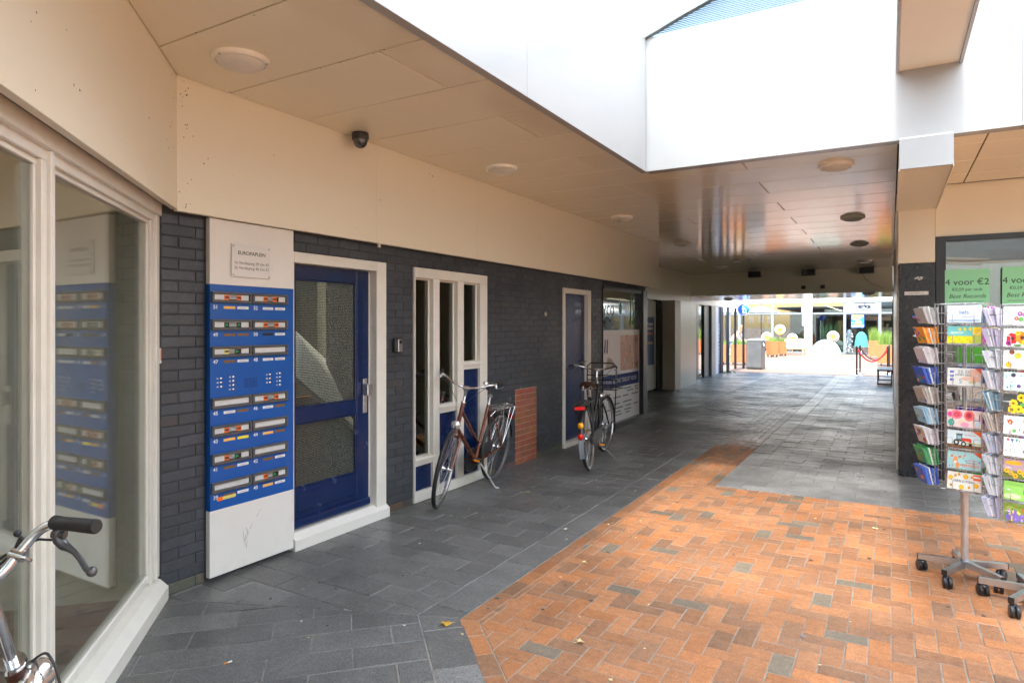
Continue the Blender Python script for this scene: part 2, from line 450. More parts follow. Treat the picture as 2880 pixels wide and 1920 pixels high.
strip = [(-1.93,6.64),(-1.61,6.64),(-1.61,13.05),(-1.93,13.05)]
rnd = random.Random(3)
field = [(-1.93,6.64),(-1.93,2.952),(2.9,-1.878),(2.9,6.64)]
for reg, (i0, i1, j0, j1) in ((field, (-22, 32, -22, 68)), (strip, (-22,-15,64,133))):
    for i in range(i0, i1):
        for j in range(j0, j1):
            k = (i-j) % 4
            if k == 0: p = rect(i*.1+.005, i*.1+.205, j*.1-.005, j*.1+.095)
            elif k == 3: p = rect(i*.1+.005, i*.1+.105, j*.1-.005, j*.1+.195)
            else: continue
            q = dedupe(clip_to(p, reg))
            if len(q) < 3 or area(q) < .0012: continue
            y = q[0][1]
            far = min(1, max(0, (y-8.2)/2.2))
            full = abs(area(q)-.02) < 1e-4
            (far_b if y > 8.9 else pieces).append((rank(q), q, (k,) if full else None, brick_tone(rnd, far)))
y = 2.93
while y < 13.0:      # edge course along the dark tiles
    q = rect(-2.03,-1.93,y,y+.2) if y > 2.94 else [(-2.03,2.91),(-1.93,2.952),(-1.93,3.13),(-2.03,3.13)]
    far = min(1, max(0, (y-8.2)/2.2))
    (far_b if y > 8.9 else pieces).append((rank(q), q, ('e',) if y > 2.94 else None, tuple(v*.85 for v in brick_tone(rnd, far)))); y += .2
    if y > 6.7:
        q2 = rect(-1.61,-1.51,y-.2,y); (far_b if y > 9.1 else pieces).append((rank(q2), q2, ('e',), tuple(v*.9 for v in brick_tone(rnd, far))))
for n in range(26):  # edge course along the slanting tiles
    s0, s1 = n*.2*.7071, (n+1)*.2*.7071
    a = (-2.03+s0, 2.91-s0); b_ = (-2.03+s1, 2.91-s1)
    q = [a, b_, (b_[0]+.0707, b_[1]+.0707), (a[0]+.0707, a[1]+.0707)]
    if n == 0: q = [(-2.03,2.91), b_, (b_[0]+.0707,b_[1]+.0707), (-1.93,2.952)]
    pieces.append((rank(q), q, None, tuple(v*.9 for v in brick_tone(rnd))))
lay(rb, pieces, 'paving_brick', 'distant_paving_bricks', BR, .0055, .003)

# dark tiles
tb = tag(MB().add([(-5.2,11.3,-.0035),(-3.72,11.3,-.0035),(-3.72,2.2,-.0035),(-3.72,.5,-.0035),(.5,-3.6,-.0035),(1.5,-2.2,-.0035),(-2.04,2.92,-.0035),(-2.04,11.8,-.0035),(-1.51,11.8,-.0035),(-1.51,6.64,-.0035),(3.2,6.64,-.0035),(3.2,8.2,-.0035),(.2,8.2,-.0035),(.2,23.42,-.0035),(-5.2,23.42,-.0035)],
         [(0,1,7,14),(1,2,3,6,7),(3,4,5,6),(7,8,13,14),(8,9,12,13),(9,10,11,12)]).build('tile_paving', pm('tile_joint', (.23,.225,.215), .95, var=.3, vs=25, bump=.3)), kind='structure')
TL = [tone_mat('paving_tile', j, .40, .7, 110, .42, 1.1, .42) for j in (False, True)]
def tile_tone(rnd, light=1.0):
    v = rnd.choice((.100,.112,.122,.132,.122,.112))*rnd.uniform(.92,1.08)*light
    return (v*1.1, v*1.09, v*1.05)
tiles = []
M0, M1, M2 = (-3.69,2.252), (-2.26,2.843), (-2.03,2.93)
left = [M0, M1, (-2.26,11.8), (-3.69,11.8)]
for n in range(-4, 46):
    y0 = 2.9+.197*n
    for i in range(-3, 5):
        x0 = -2.667-.403*i - (.2015 if n % 2 else 0)
        q = dedupe(clip_to(rect(x0-.403, x0, y0, y0+.197), left))
        if len(q) < 3 or area(q) < .003: continue
        tiles.append((rank(q), q, ('t',) if abs(area(q)-.403*.197) < 1e-4 else None, tile_tone(rnd)))
for n in range(0, 23):
    q = dedupe(clip_to(rect(-2.26,-2.03,2.6+.4*n,3.0+.4*n), [M1, M2, (-2.03,11.8), (-2.26,11.8)]))
    if len(q) > 2 and area(q) > .003: tiles.append((rank(q), q, ('b',) if abs(area(q)-.092) < 1e-4 else None, tile_tone(rnd)))
# slanting part before the shop window: local u along the window towards the right, n outwards
U = Vector((.7071,-.7071)); Nn = Vector((.7071,.7071)); O = Vector((-3.686,2.236))
slant = [(-3.70,2.252), (-3.72,2.20), (.6,-2.1), (1.6,-1.05), (M1[0]+.002, M1[1]-.002)]
slant = [M0, (M0[0]-.02, M0[1]-.02), (1.1,-2.56), (2.05,-1.49), M1]
for n in range(-8, 24):
    for i in range(-1, 5):
        a = O + U*(n*.2+.07) + Nn*(i*.4-.12+(.2 if n % 2 else 0))
        p = [tuple(a), tuple(a+U*.2), tuple(a+U*.2+Nn*.4), tuple(a+Nn*.4)]
        q = dedupe(clip_to(p, slant))
        if len(q) < 3 or area(q) < .003: continue
        tiles.append((rank(q), q, ('s',) if abs(area(q)-.08) < 1e-4 else None, tile_tone(rnd)))
for n in range(-2, 14):
    a = Vector(M1)+U*(n*.4-.2); p = [tuple(a), tuple(a+U*.4), tuple(a+U*.4+Nn*.246), tuple(a+Nn*.246)]
    q = dedupe(clip_to(p, [M1, (4,-3.42), (4.2,-3.3), M2]))
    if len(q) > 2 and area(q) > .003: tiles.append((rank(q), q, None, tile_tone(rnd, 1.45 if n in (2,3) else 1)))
def field_tiles(reg, x_a, nrow0, nrow1, xi0, xi1, light=1.0):
    for n in range(nrow0, nrow1):
        y0 = 6.64+.2*n
        for i in range(xi0, xi1):
            x0 = x_a+.4*i+(.2 if n % 2 else 0)
            q = dedupe(clip_to(rect(x0, x0+.4, y0, y0+.2), reg))
            if len(q) < 3 or area(q) < .003: continue
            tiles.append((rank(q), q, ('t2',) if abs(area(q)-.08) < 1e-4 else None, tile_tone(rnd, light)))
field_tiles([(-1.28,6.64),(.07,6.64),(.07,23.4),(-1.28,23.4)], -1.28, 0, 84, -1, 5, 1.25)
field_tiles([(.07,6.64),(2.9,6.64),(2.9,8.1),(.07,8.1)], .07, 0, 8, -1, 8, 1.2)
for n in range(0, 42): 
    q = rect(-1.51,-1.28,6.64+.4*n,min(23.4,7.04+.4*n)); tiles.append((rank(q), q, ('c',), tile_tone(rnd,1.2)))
field_tiles([(-5.0,11.8),(-2.2,11.8),(-3.36,13.05),(-5.0,13.05)], -5.0, 25, 33, -1, 8)
field_tiles([(-5.0,13.05),(-3.36,13.05),(-3.36,23.4),(-5.0,23.4)], -5.0, 32, 84, -1, 5)
lay(tb, tiles, 'paving_tile', 'distant_paving_tiles', TL, .006, .0025)
# bricks of the lane towards the square, sky sheen put into their grey
lane = MB()
for (_, q, _k, t_) in far_b: lane.tone = t_; paver(lane, q, .007, .004, random.gauss(0,.001))
for reg, (i0,i1,j0,j1) in (([(-2.2,11.8),(-2.03,11.8),(-2.03,13.05),(-3.36,13.05)], (-36,-19,116,132)), ([(-3.36,13.05),(-1.51,13.05),(-1.51,23.4),(-3.36,23.4)], (-36,-14,129,236))):
    for j in range(j0, j1):
        for i in range(i0//2-1, i1//2+1):
            x0 = i*.2+(.1 if j % 2 else 0)
            q = dedupe(clip_to(rect(x0, x0+.2, j*.1, j*.1+.1), reg))
            if len(q) < 3 or area(q) < .002: continue
            v = .12*random.uniform(.85,1.15); lane.tone = (v*1.08, v, v*.98)
            paver(lane, q, .009, .006, random.gauss(0,.0015))
lane.build('lane_bricks', TL[1], kind='stuff')
tag(COL.objects['lane_bricks'], 'small bricks, sky sheen put into their grey, of the lane running to the square')

# ------------------------------------------------------------------ painted brick wall with doors and window
wall = thing('brick_wall', 'dark slate painted brick wall with blue doors under the cream fascia', 'wall', (XW, 5.6, 0))
H = 2.27
core = WB(wall)
for (y0, y1, z0, z1) in [(2.25,3.196,0,2.6),(3.196,4.192,2.128,2.6),(4.192,4.584,0,2.6),(4.584,5.80,2.128,2.6),(5.80,7.654,0,2.6),(7.654,8.56,2.10,2.6),(8.56,9.015,0,2.6),(9.015,11.0,2.2,2.6)]:
    core.box(-3.95, XW-.005, y0, y1, z0, z1)
core.build('wall_core', MORTAR, wall)
WB(wall).box(XW-.02,XW-.0035,6.42,6.94,.03,.90).build('bare_joints', pm('bare_mortar', (.42,.36,.29), .9, var=.2, vs=30), wall)
WBm = [tone_mat('painted_brick', j, .42, .55, 120, .2, 2.2, .12) for j in (False, True)]
openings = [(2.535,3.196,-1,3),(3.196,4.192,-1,2.13),(4.584,5.80,-1,2.13),(7.654,8.56,-1,2.10)]
CH = H/34
wb = []
rnd = random.Random(11)
for r in range(34):
    z0 = r*CH
    y = 2.25 - (.11 if r % 2 else 0)
    while y < 9.015:
        segs = [(max(y,2.25), min(y+.22, 9.015))]
        for (a, b_, za, zb) in openings:
            if za < z0+CH*.5 < zb:
                ns = []
                for s in segs:
                    if s[1] <= a or s[0] >= b_: ns.append(s); continue
                    if s[0] < a: ns.append((s[0], a))
                    if s[1] > b_: ns.append((b_, s[1]))
                segs = ns
        if .03 < z0+CH*.5 < .90:
            ns = []
            for s in segs:
                cuts = [s[0]]+[c_ for c_ in (6.42,6.94) if s[0]+.01 < c_ < s[1]-.01]+[s[1]]
                ns += list(zip(cuts, cuts[1:]))
            segs = ns
        for s in segs:
            if s[1]-s[0] < .018: continue
            bare = 6.42 < (s[0]+s[1])/2 < 6.94 and .03 < z0+CH/2 < .90
            wb.append((shown([(XW,s[0],z0),(XW,s[1],z0),(XW,s[1],z0+CH),(XW,s[0],z0+CH)]), s, z0, bare))
        y += .22
wb.sort(key=lambda q: -q[0])
cache = {}; rest = WB(wall)
for k, (a, s, z0, bare) in enumerate(wb):
    ln = round(s[1]-s[0], 3); j = rnd.uniform(.85,1.15)
    tone = ((.050*j,.056*j,.066*j) if not bare else tuple(v*rnd.uniform(.75,1.15) for v in (.33,.115,.06)))
    if z0 < .03 and not bare: tone = tuple(v*rnd.uniform(.8,1.4) for v in (.085,.078,.072))
    if rnd.random() < .02 and not bare: tone = (.06,.058,.058)
    dx = rnd.uniform(-.0012,.0015)
    if k < 300:
        key = (ln, rnd.randrange(3))
        if key not in cache:
            g_ = .0026+.0007*key[1]
            cache[key] = MB().box(-.03, 0, g_, ln-g_, g_, CH-g_, .0028).mesh('brick', WBm[0])
        place('brick', cache[key], wall, Matrix.Translation((XW+dx, s[0], z0)), (*tone,1))
    else:
        rest.tone = tone; rest.box(XW-.03, XW+dx, s[0]+.003, s[1]-.003, z0+.003, z0+CH-.003, .0026)
rest.build('distant_bricks', WBm[1], wall, kind='stuff')

# blue front door (part of the wall) with frame, panes and lock
dr = WB(wall)
dr.box(-3.80,-3.67,4.075,4.193,.10,2.13,.004); dr.box(-3.80,-3.67,3.197,3.214,.10,2.13,.003); dr.box(-3.80,-3.67,3.214,4.075,2.052,2.13,.004)
dr.box(-3.775,-3.752,4.055,4.078,.12,2.052,.003)
fo = dr.build('door_frame', FRAME, wall, label='cream frame round the glazed blue door')
WB(wall).add([(-3.80,3.197,0),(-3.64,3.197,0),(-3.64,3.197,.075),(-3.70,3.197,.115),(-3.80,3.197,.12),(-3.80,4.2,0),(-3.64,4.2,0),(-3.64,4.2,.075),(-3.70,4.2,.115),(-3.80,4.2,.12)],
  [(0,1,2,3,4),(9,8,7,6,5),(1,6,7,2),(2,7,8,3),(3,8,9,4)]).build('threshold', BOARD, fo)
lf = WB(wall)
lf.box(-3.79,-3.745,3.216,3.288,.125,2.048,.003); lf.box(-3.79,-3.745,3.92,4.058,.125,2.048,.003)
for z0, z1 in ((1.945,2.048),(.885,.995),(.125,.408)): lf.box(-3.79,-3.7455,3.288,3.92,z0,z1,.003)
lf.box(-3.745,-3.737,3.31,3.90,.235,.375,.004); lf.box(-3.745,-3.715,3.22,4.055,.125,.19,.012)
for (z0, z1) in ((.995,1.945),(.408,.885)):
    for (y0,y1,a,b_) in ((3.288,3.30,z0,z1),(3.908,3.92,z0,z1),(3.30,3.908,z1-.012,z1),(3.30,3.908,z0,z0+.012)): lf.box(-3.768,-3.752,y0,y1,a,b_,.003)
leaf = lf.build('door_leaf', BLUE, wall, label='blue painted door leaf with two wired panes')
WG = glass('wired_glass', .0, (.80,.81,.74), .12, .45, grid=.0125)
for z0, z1 in ((1.0,1.94),(.41,.88)): WB(wall).box(-3.774,-3.768,3.29,3.918,z0,z1).build('pane', WG, leaf)
lk = WB(wall); lk.box(-3.745,-3.735,3.985,4.03,.885,1.165,.003); lk.box(-3.737,-3.68,3.978,4.037,1.03,1.125,.006); lk.lathe([(0,-3.733),(.012,-3.733),(.012,-3.74)], 12, (0,4.008,.96), 'x')
lk.build('door_handle', ALU, leaf)
# hall behind the wired panes
hb = WB(wall); hb.box(-5.6,-5.55,2.6,5.2,0,3.4); hb.box(-5.55,-3.95,2.6,2.62,0,3.4); hb.box(-5.55,-3.95,5.18,5.2,0,3.4); hb.box(-3.97,-3.95,2.6,5.2,2.3,3.4)
hb.build('hall_lining', pm('hall_wall', (.16,.15,.12), .8), wall)  # open top added as a light shaft for the hall
WB(wall).box(-5.6,-3.95,2.6,5.2,-.02,0).build('hall_floor', pm('hall_terracotta', (.42,.17,.08), .6, var=.2), wall)
WB(wall).poly([(-4.75,3.45,2.10),(-4.30,3.45,1.42),(-4.30,4.62,.55),(-4.75,4.62,1.22)], (-.03,0,-.03)).build('bright_band_board', pm('bright_band_white', (.82,.81,.74), .7), wall)  # white slope made up, tilted to catch sky as a bright diagonal band
WB(wall).box(-4.9,-4.86,3.3,4.9,0,.92).build('hall_panel', pm('hall_terracotta', 0), wall)

# side window of three lights over blue panels
wf = WB(wall); F0, F1 = -3.79, -3.682
wf.box(F0,F1,4.585,5.799,2.035,2.127,.004); wf.box(F0,F1,4.585,5.799,0.005,.10,.004)
for y0, y1 in ((4.86,4.958),(5.255,5.362),(5.66,5.799)): wf.box(F0,F1,y0,y1,.10,2.035,.004)
wf.box(F0,F1,4.585,4.598,.10,2.035,.003)
for (y0,y1,z) in ((4.598,4.86,.36),(4.958,5.255,.80),(5.362,5.66,1.19)):
    wf.box(F0,F1-.004,y0,y1,z-.03,z+.045,.004)
    wf.add([(F1+.012,y0-.01,z+.028),(F1+.012,y1+.03,z+.028),(F0+.03,y1+.03,z+.06),(F0+.03,y0-.01,z+.06),(F1+.012,y0-.01,z+.01),(F1+.012,y1+.03,z+.01)], [(0,1,2,3),(4,5,1,0)])
    for (a,b_) in ((y1-.02,y1),(y0,y0+.012)): wf.box(F0+.02,F1-.045,a,b_,z+.045,2.035,.004)
    wf.box(F0+.02,F1-.045,y0+.012,y1-.02,2.02,2.035,.003)
wfo = wf.build('window', FRAME, wall, label='cream window with three tall lights above blue panels')
for (y0,y1,z) in ((4.598,4.86,.36),(4.958,5.255,.80),(5.362,5.66,1.19)):
    WB(wall).box(-3.742,-3.736,y0+.002,y1-.002,z+.045,2.033).build('pane', glass('window_glass', .05, (.62,.64,.6), .0, .9), wfo)
    WB(wall).box(-3.75,-3.712,y0,y1,.10,z-.03,.003).build('blue_panel', BLUE, wfo)
    sl = WB(wall)
    zz = z+.06
    while zz < 2.0:
        sl.add([(-3.80,y0,zz),(-3.80,y1,zz),(-3.783,y1,zz+.010),(-3.783,y0,zz+.010)], [(0,1,2,3)]); zz += .021
    if y0 > 4.9: sl.build('blind', pm('blind_slat', (.10,.095,.085), .5), wfo)
cu = WB(wall)
for k in range(14):
    y = 4.60+k*.02; cu.add([(-3.88+.012*(k%2),y,.3),(-3.88+.012*((k+1)%2),y+.02,.3),(-3.88+.012*((k+1)%2),y+.02,2.1),(-3.88+.012*(k%2),y,2.1)], [(0,1,2,3)])
cu.build('curtain', pm('ochre_curtain', (.16,.125,.06), .9), wfo)
bk = WB(wall); bk.box(-4.7,-4.66,4.5,5.9,0,2.2); bk.box(-4.66,-3.95,4.5,4.52,0,2.2); bk.box(-4.66,-3.95,5.88,5.9,0,2.2); bk.box(-4.7,-3.95,4.5,5.9,-.02,.0); bk.box(-4.7,-3.95,4.5,5.9,2.2,2.22)
bk.build('room_lining', DARK, wall)

# navy side door
f2 = WB(wall); f2.box(-3.80,-3.685,8.452,8.558,.06,2.098,.003); f2.box(-3.80,-3.685,7.656,7.72,.06,2.098,.003); f2.box(-3.80,-3.685,7.72,8.452,2.03,2.098,.003); f2.box(-3.80,-3.66,7.656,8.558,.0,.06,.004)
f2o = f2.build('door_frame', FRAME, wall, label='cream frame round the navy side door')
l2 = WB(wall); l2.box(-3.78,-3.74,7.722,8.45,.065,2.028,.003)
l2o = l2.build('door_leaf', NAVY, wall, label='glossy navy side door behind the black bicycle')
lk = WB(wall); lk.box(-3.74,-3.73,8.37,8.41,.98,1.20,.003); lk.tube([(-3.73,8.39,1.1),(-3.69,8.39,1.1),(-3.69,8.30,1.1)], .008, 8); lk.build('door_handle', BLACK, l2o)

# ------------------------------------------------------------------ cream fascia above the wall, and the slanting one above the shop window
fa = thing('fascia', 'long cream fascia panels above the dark brick wall', 'fascia', (-3.62, 7, 2.275))
ys = [2.30, 4.01, 5.5, 7.0, 8.97, 11.5]
for a, b_ in zip(ys, ys[1:]):
    WB(fa).box(-3.655,-3.62,a+.0008,b_-.0008,2.275,ZC+.05,.0015).build('panel', CREAM, fa)
lp = WB(fa); lp.box(-3.70,-3.657,2.33,11.5,2.285,2.30); lp.box(-3.95,-3.66,11.46,11.498,2.30,3.1); lp.build('soffit_strip', pm('soffit_strip_brown', (.22,.18,.14), .6), fa)
WB(fa).box(-3.618,-3.60,4.02,4.045,2.24,2.275,.002).build('bracket', FRAME, fa)
SH = Matrix.Translation((-3.686,2.236,0)) @ Matrix.Rotation(R(-45), 4, 'Z')      # along the shop window: x right, y outwards
fb = thing('fascia', 'slanting cream fascia above the large shop window', 'fascia', M=SH)
for a, b_ in ((-.02,.62),(.62,3.1),(3.1,5.6)):
    MB().box(a+.001,b_-.001,.055,.092,2.285,ZC+.05,.0015).build('panel', CREAM, fb)
MB().box(-.02,5.6,-.06,.053,2.31,2.33).build('soffit_strip', COL.objects['soffit_strip'].data.materials[0], fb)

# ------------------------------------------------------------------ shop window on the slant
sw = thing('shop_window', 'large cream framed shop window reflecting the letterboxes', 'shop window', M=SH)
fr = MB()
def fbox(*a, c=.004): fr.box(*a, c=c)
fbox(0,.062,-.09,.0,.14,2.24); fbox(.062,.118,-.09,-.014,.14,2.20)
fbox(1.397,1.438,-.09,-.012,.14,2.20); fbox(1.438,1.47,-.09,.004,.14,2.24); fbox(1.47,1.507,-.09,-.012,.14,2.20)
fbox(3.45,3.60,-.09,0,.14,2.24); fbox(5.4,5.55,-.09,0,.14,2.24)
fbox(0,5.55,-.09,.012,2.24,2.325); fbox(.062,5.5,-.09,-.0125,2.2,2.243,c=.003); fbox(.062,5.5,-.09,-.03,2.178,2.2,c=.003)
for x0, x1 in ((.118,1.397),(1.507,3.45),(3.6,5.4)):
    fbox(x0,x0+.016,-.06,-.032,.2,2.178,c=.003); fbox(x1-.016,x1,-.06,-.032,.2,2.178,c=.003)
fro = fr.build('frame', FRAME, sw)
sl = MB(); sl.add([(-.01,-.09,0),(5.6,-.09,0),(-.01,.045,0),(5.6,.045,0),(-.01,.045,.075),(5.6,.045,.075),(-.01,-.0,.12),(5.6,-.0,.12),(-.01,-.09,.145),(5.6,-.09,.145)], [(2,3,5,4),(4,5,7,6),(6,7,9,8),(0,2,4,6,8),(1,9,7,5,3)])
sl.box(.06,5.5,-.065,-.03,.145,.19,.006)
sl.build('sill', FRAME, sw)
SG = glass('shop_glass', .06, (.93,.95,.92), .0, .75)
for x0, x1 in ((.118,1.397),(1.507,3.45),(3.6,5.4)): MB().box(x0,x1,-.05,-.044,.18,2.19).build('pane', SG, sw)
MB().box(.006,.03,.0005,.012,1.38,1.47,.004).build('contact_switch', pm('switch_white', (.75,.75,.73), .4), fro)
MB().box(.012,.029,.0125,.014,1.40,1.465).build('switch_label', flat(214,96,40), fro)
rm = thing('shop_interior', 'bare beige room with brown wooden floor behind the shop window', 'shop interior', M=SH)
MB().box(.02,5.5,-2.9,-.09,.0,.03).build('floor', pm('brown_floor', (.20,.10,.05), .35, var=.5, vs=5, dirt=.5, dirtcol=(.20,.085,.03), ds=3), rm)
BEI = pm('beige_room', (.74,.68,.55), .8, var=.05)
MB().box(.02,5.5,-2.95,-2.9,.0,2.6).build('wall', BEI, rm); MB().box(-.02,.02,-2.95,-.09,.0,2.6).build('wall', BEI, rm); MB().box(5.5,5.54,-2.95,-.09,.0,2.6).build('wall', BEI, rm)
MB().box(.02,.9,-2.9,-.09,2.5,2.55).box(3.1,5.5,-2.9,-.09,2.5,2.55).box(.9,3.1,-.75,-.09,2.5,2.55).box(.9,3.1,-2.9,-2.3,2.5,2.55).box(.86,.9,-2.3,-.75,2.55,3.2).box(3.1,3.14,-2.3,-.75,2.55,3.2).box(.9,3.1,-.75,-.71,2.55,3.2).box(.9,3.1,-2.34,-2.3,2.55,3.2).build('ceiling', pm('white_ceiling', (.75,.73,.68), .8), rm)  # hole and shaft added to let light into the room

# ------------------------------------------------------------------ ceiling of loose panels
bm = MB()
bm.poly([(-3.66,2.32,3.088),(-2.02,.68,3.088),(-2.02,2.2,3.088),(-3.66,2.4,3.088)],(0,0,.05)); bm.box(-3.66,-2.03,2.2,11.45,3.088,3.12); bm.box(-5.0,-2.03,11.45,18.82,3.075,3.12); bm.box(-2.03,.08,6.08,18.82,3.086,3.12); bm.box(.08,5.6,6.08,8.2,3.088,3.12)
ce = bm.build('ceiling', DARK, kind='structure')
gp = .005
def cpanel(poly):
    q = inset(poly, gp)
    me = WB(ce); n = len(q)
    i_ = inset(q, .002)
    vs = [(a[0],a[1],ZC) for a in i_]+[(a[0],a[1],ZC+.002) for a in q]+[(a[0],a[1],ZC+.016) for a in q]
    fs = [tuple(range(n))[::-1]]
    for r in (0,n):
        for k in range(n): k2=(k+1)%n; fs.append((r+k,r+k2,r+n+k2,r+n+k))
    me.add(vs, fs); me.build('ceiling_panel', CEIL, ce)
E1 = lambda: [(-3.62,2.30),(-2.0,.68)]
for k in range(0, 30):
    y0, y1 = .77+.625*k, .77+.625*(k+1)
    if y0 > 18.6: break
    y1 = min(y1, 18.7)
    xl = -3.62 if y1 < 11.7 else -4.95
    odd = (k % 2 == 1)      # rows with the joint at -2.37 beside the light well
    if y1 <= 5.95:
        if odd: segs = [(xl,-2.37),(-2.37,-2.0)]
        else: segs = [(xl,-2.0)]
    elif y0 < 6.0:
        segs = [(xl,-2.0)]
        for q in (rect(-2.0,-1.16,5.95,y1), rect(-1.16,.055,5.95,y1)): cpanel(q)
    else:
        segs = ([(xl,-3.66),(-3.66,-1.165),(-1.165,.055)] if k % 2 == 0 and xl < -4 else [(xl,-1.165),(-1.165,.055)]) if k % 2 == 0 else [(xl,-2.42),(-2.42,.055)]
    for (x0, x1) in segs:
        q = rect(x0, x1, y0, y1)
        if y0 < 2.4:
            q = dedupe(clip_to(q, [(-3.62,2.298),(1.5,-2.822),(2,8),(-3.62,8)]))
        if len(q) > 2 and area(q) > .002: cpanel(q)
for y in [(5.95,6.395)]+[(6.395+.625*i, min(7.02+.625*i, 8.1)) for i in range(3)]:
    for x0, x1 in ((.425,.65),(.65,3.1),(3.1,5.6)): cpanel(rect(x0,x1,y[0],y[1]))
# near part that runs back along the slant and the far sides of the court, out of the picture
bk = WB(ce); bk.poly([(-2.05,.72,ZC+.002),(1.9,-3.2,ZC+.002),(1.9,-1.5,ZC+.002),(-2.0,2.0,ZC+.002),(-2.0,.77,ZC+.002)], (0,0,.03)); bk.box(4.0,5.0,-2.6,5.95,ZC,ZC+.03); bk.box(1.4,4.0,-2.6,-1.66,ZC,ZC+.03)
bk.build('rear_soffit', CEIL, ce)

# ------------------------------------------------------------------ light well
lw_ = thing('light_well', 'white panelled walls of the light well above the brick paving', 'light well', (0,5.95,ZC))
WELL = pm('well_white', (.37,.38,.375), .25, var=.02, vs=1.2, dirt=.05, dirtcol=(.55,.55,.52), ds=2)
def wpan(name, *a, c=.0015): return WB(lw_).box(*a, c=c).build(name, WELL, lw_)
wpan('wall_panel', -2.06,-2.0, 2.05,3.62, ZC-.012,4.32); wpan('wall_panel', -2.06,-2.0, 3.623,6.0, ZC-.012,4.32)
wpan('wall_panel', -1.999,.83, 5.95,6.07, ZC-.012,4.32); wpan('wall_panel', .832,4.05, 5.95,6.07, ZC-.012,4.32)
WB(lw_).poly([(-2.0,2.05,ZC-.012),(-2.06,2.05,ZC-.012),(-2.06,1.95,ZC-.012),(1.4,-1.7,ZC-.012),(1.45,-1.6,ZC-.012)], (0,0,1.262)).build('wall_panel', WELL, lw_)
wpan('wall_panel', 4.0,4.06,-1.65,5.95, ZC-.012,4.32); wpan('wall_panel', 1.4,4.06,-1.72,-1.652, ZC-.012,4.32)
# box beam through the well and the lower one under the soffit
ub = thing('beam', 'grey underside box beam crossing the light well overhead', 'beam', (.25,3,3.59))
WB(ub).box(.06,.45,-1.6,5.948,3.60,4.1).build('beam_body', CREAM, ub)
for x0, x1 in ((.036,.06),(.45,.474)): WB(ub).box(x0,x1,-1.6,5.946,3.585,4.1,.002).build('edge_trim', WELL, ub)
for y in (4.95,): WB(ub).box(.062,.448,-1.6,y,3.596,3.6).build('underside_panel', CREAM, ub)
# main roof over the covered parts
rf = thing('roof', 'flat roof slab over the covered passage', 'roof', (-1,12,3.2))
rr = WB(rf); RM = pm('roofing', (.2,.2,.2), .9)
def roof_with_hole():      # slab over the shop room, with an unseen, added rooflight let in
    q = MB(rf.matrix_basis.inverted() @ SH)
    for a in ((-1.4,.88,-4.5,.09),(3.12,5.6,-4.5,.09),(.88,3.12,-.73,.09),(.88,3.12,-4.5,-2.32)): q.box(*a,3.14,3.3)
    q.build('slab', RM, rf)
rr.box(-9,-5.6,-1.6,18.9,3.14,3.3); rr.box(-5.6,-2.07,2.1,2.6,3.14,3.3); rr.poly([(-2.07,2.1,3.14),(-5.6,2.1,3.14),(-5.6,-1.6,3.14),(.9,-1.6,3.14)],(0,0,.0)) if False else None; roof_with_hole(); rr.box(-5.6,-2.07,5.2,18.9,3.14,3.3); rr.box(-3.95,-2.07,2.6,5.2,3.14,3.3); rr.box(-2.07,5.8,6.075,18.9,3.14,3.3); rr.box(4.07,5.0,-2.6,6.075,3.14,3.3); rr.box(.9,4.07,-2.6,-1.75,3.14,3.3)
rr.build('slab', RM, rf)
# vault
va = thing('skylight', 'shallow barrel vault of milky panes over the light well', 'skylight', (.1,3,4.32))
def arc(t, dr=0.0):  # t 0..1 across
    x = -2.0+6.0*t; hgt = .58*(1-(2*t-1)**2)
    return x, 4.335+hgt+dr
m, nt, N, L, b = nm('milky_pane'); N.remove(b)
tr = N.new('ShaderNodeBsdfTransparent'); tr.inputs[0].default_value = (.95,.97,.98,1)
tl = N.new('ShaderNodeBsdfTranslucent'); tl.inputs[0].default_value = (.90,.93,.94,1)
df = N.new('ShaderNodeBsdfDiffuse'); df.inputs[0].default_value = (.75,.78,.78,1)
m1 = N.new('ShaderNodeMixShader'); m1.inputs[0].default_value = .10; L.new(tl.outputs[0], m1.inputs[1]); L.new(df.outputs[0], m1.inputs[2])
m2 = N.new('ShaderNodeMixShader'); m2.inputs[0].default_value = .74; L.new(tr.outputs[0], m2.inputs[1]); L.new(m1.outputs[0], m2.inputs[2]); L.new(m2.outputs[0], N['Material Output'].inputs[0])
MILK = m
MB(rm.matrix_basis.inverted() @ SH).box(.9,3.1,-2.3,-.75,3.3,3.31).build('fill_light_pane', MILK, rm)  # unseen pane added to brighten the shop room
yv = [-1.7,-.2,1.3,2.8,4.4,5.93]
for a, b_ in zip(yv, yv[1:]):
    mb = WB(va)
    for i in range(12):
        x0, z0 = arc(i/12); x1, z1 = arc((i+1)/12); mb.add([(x0,a+.01,z0),(x1,a+.01,z1),(x1,b_-.01,z1),(x0,b_-.01,z0)], [(0,1,2,3)], 0, True)
    mb.build('vault_pane' if a != -.2 else 'sun_block_panel', MILK if a != -.2 else WELL, va)  # one opaque bay added out of view to cut off the sun patch
for y in yv:
    mb = WB(va)
    for i in range(16):
        x0, z0 = arc(i/16,-.005); x1, z1 = arc((i+1)/16,-.005)
        wd = .012 if y < 5.9 else .03
        mb.add([(x0,y-wd,z0-.025),(x1,y-wd,z1-.025),(x1,y+wd,z1-.025),(x0,y+wd,z0-.025),(x0,y-wd,z0+.03),(x1,y-wd,z1+.03),(x1,y+wd,z1+.03),(x0,y+wd,z0+.03)], [(0,3,2,1),(4,5,6,7),(0,1,5,4),(3,7,6,2)])
    mb.build('rib', pm('grey_rib', (.16,.17,.17), .4, .3) if y > 5.9 else WELL, va)
mb = WB(va); pts = [arc(i/16) for i in range(17)]
mb.add([(p[0],5.985,p[1]) for p in pts], [tuple(range(17))])
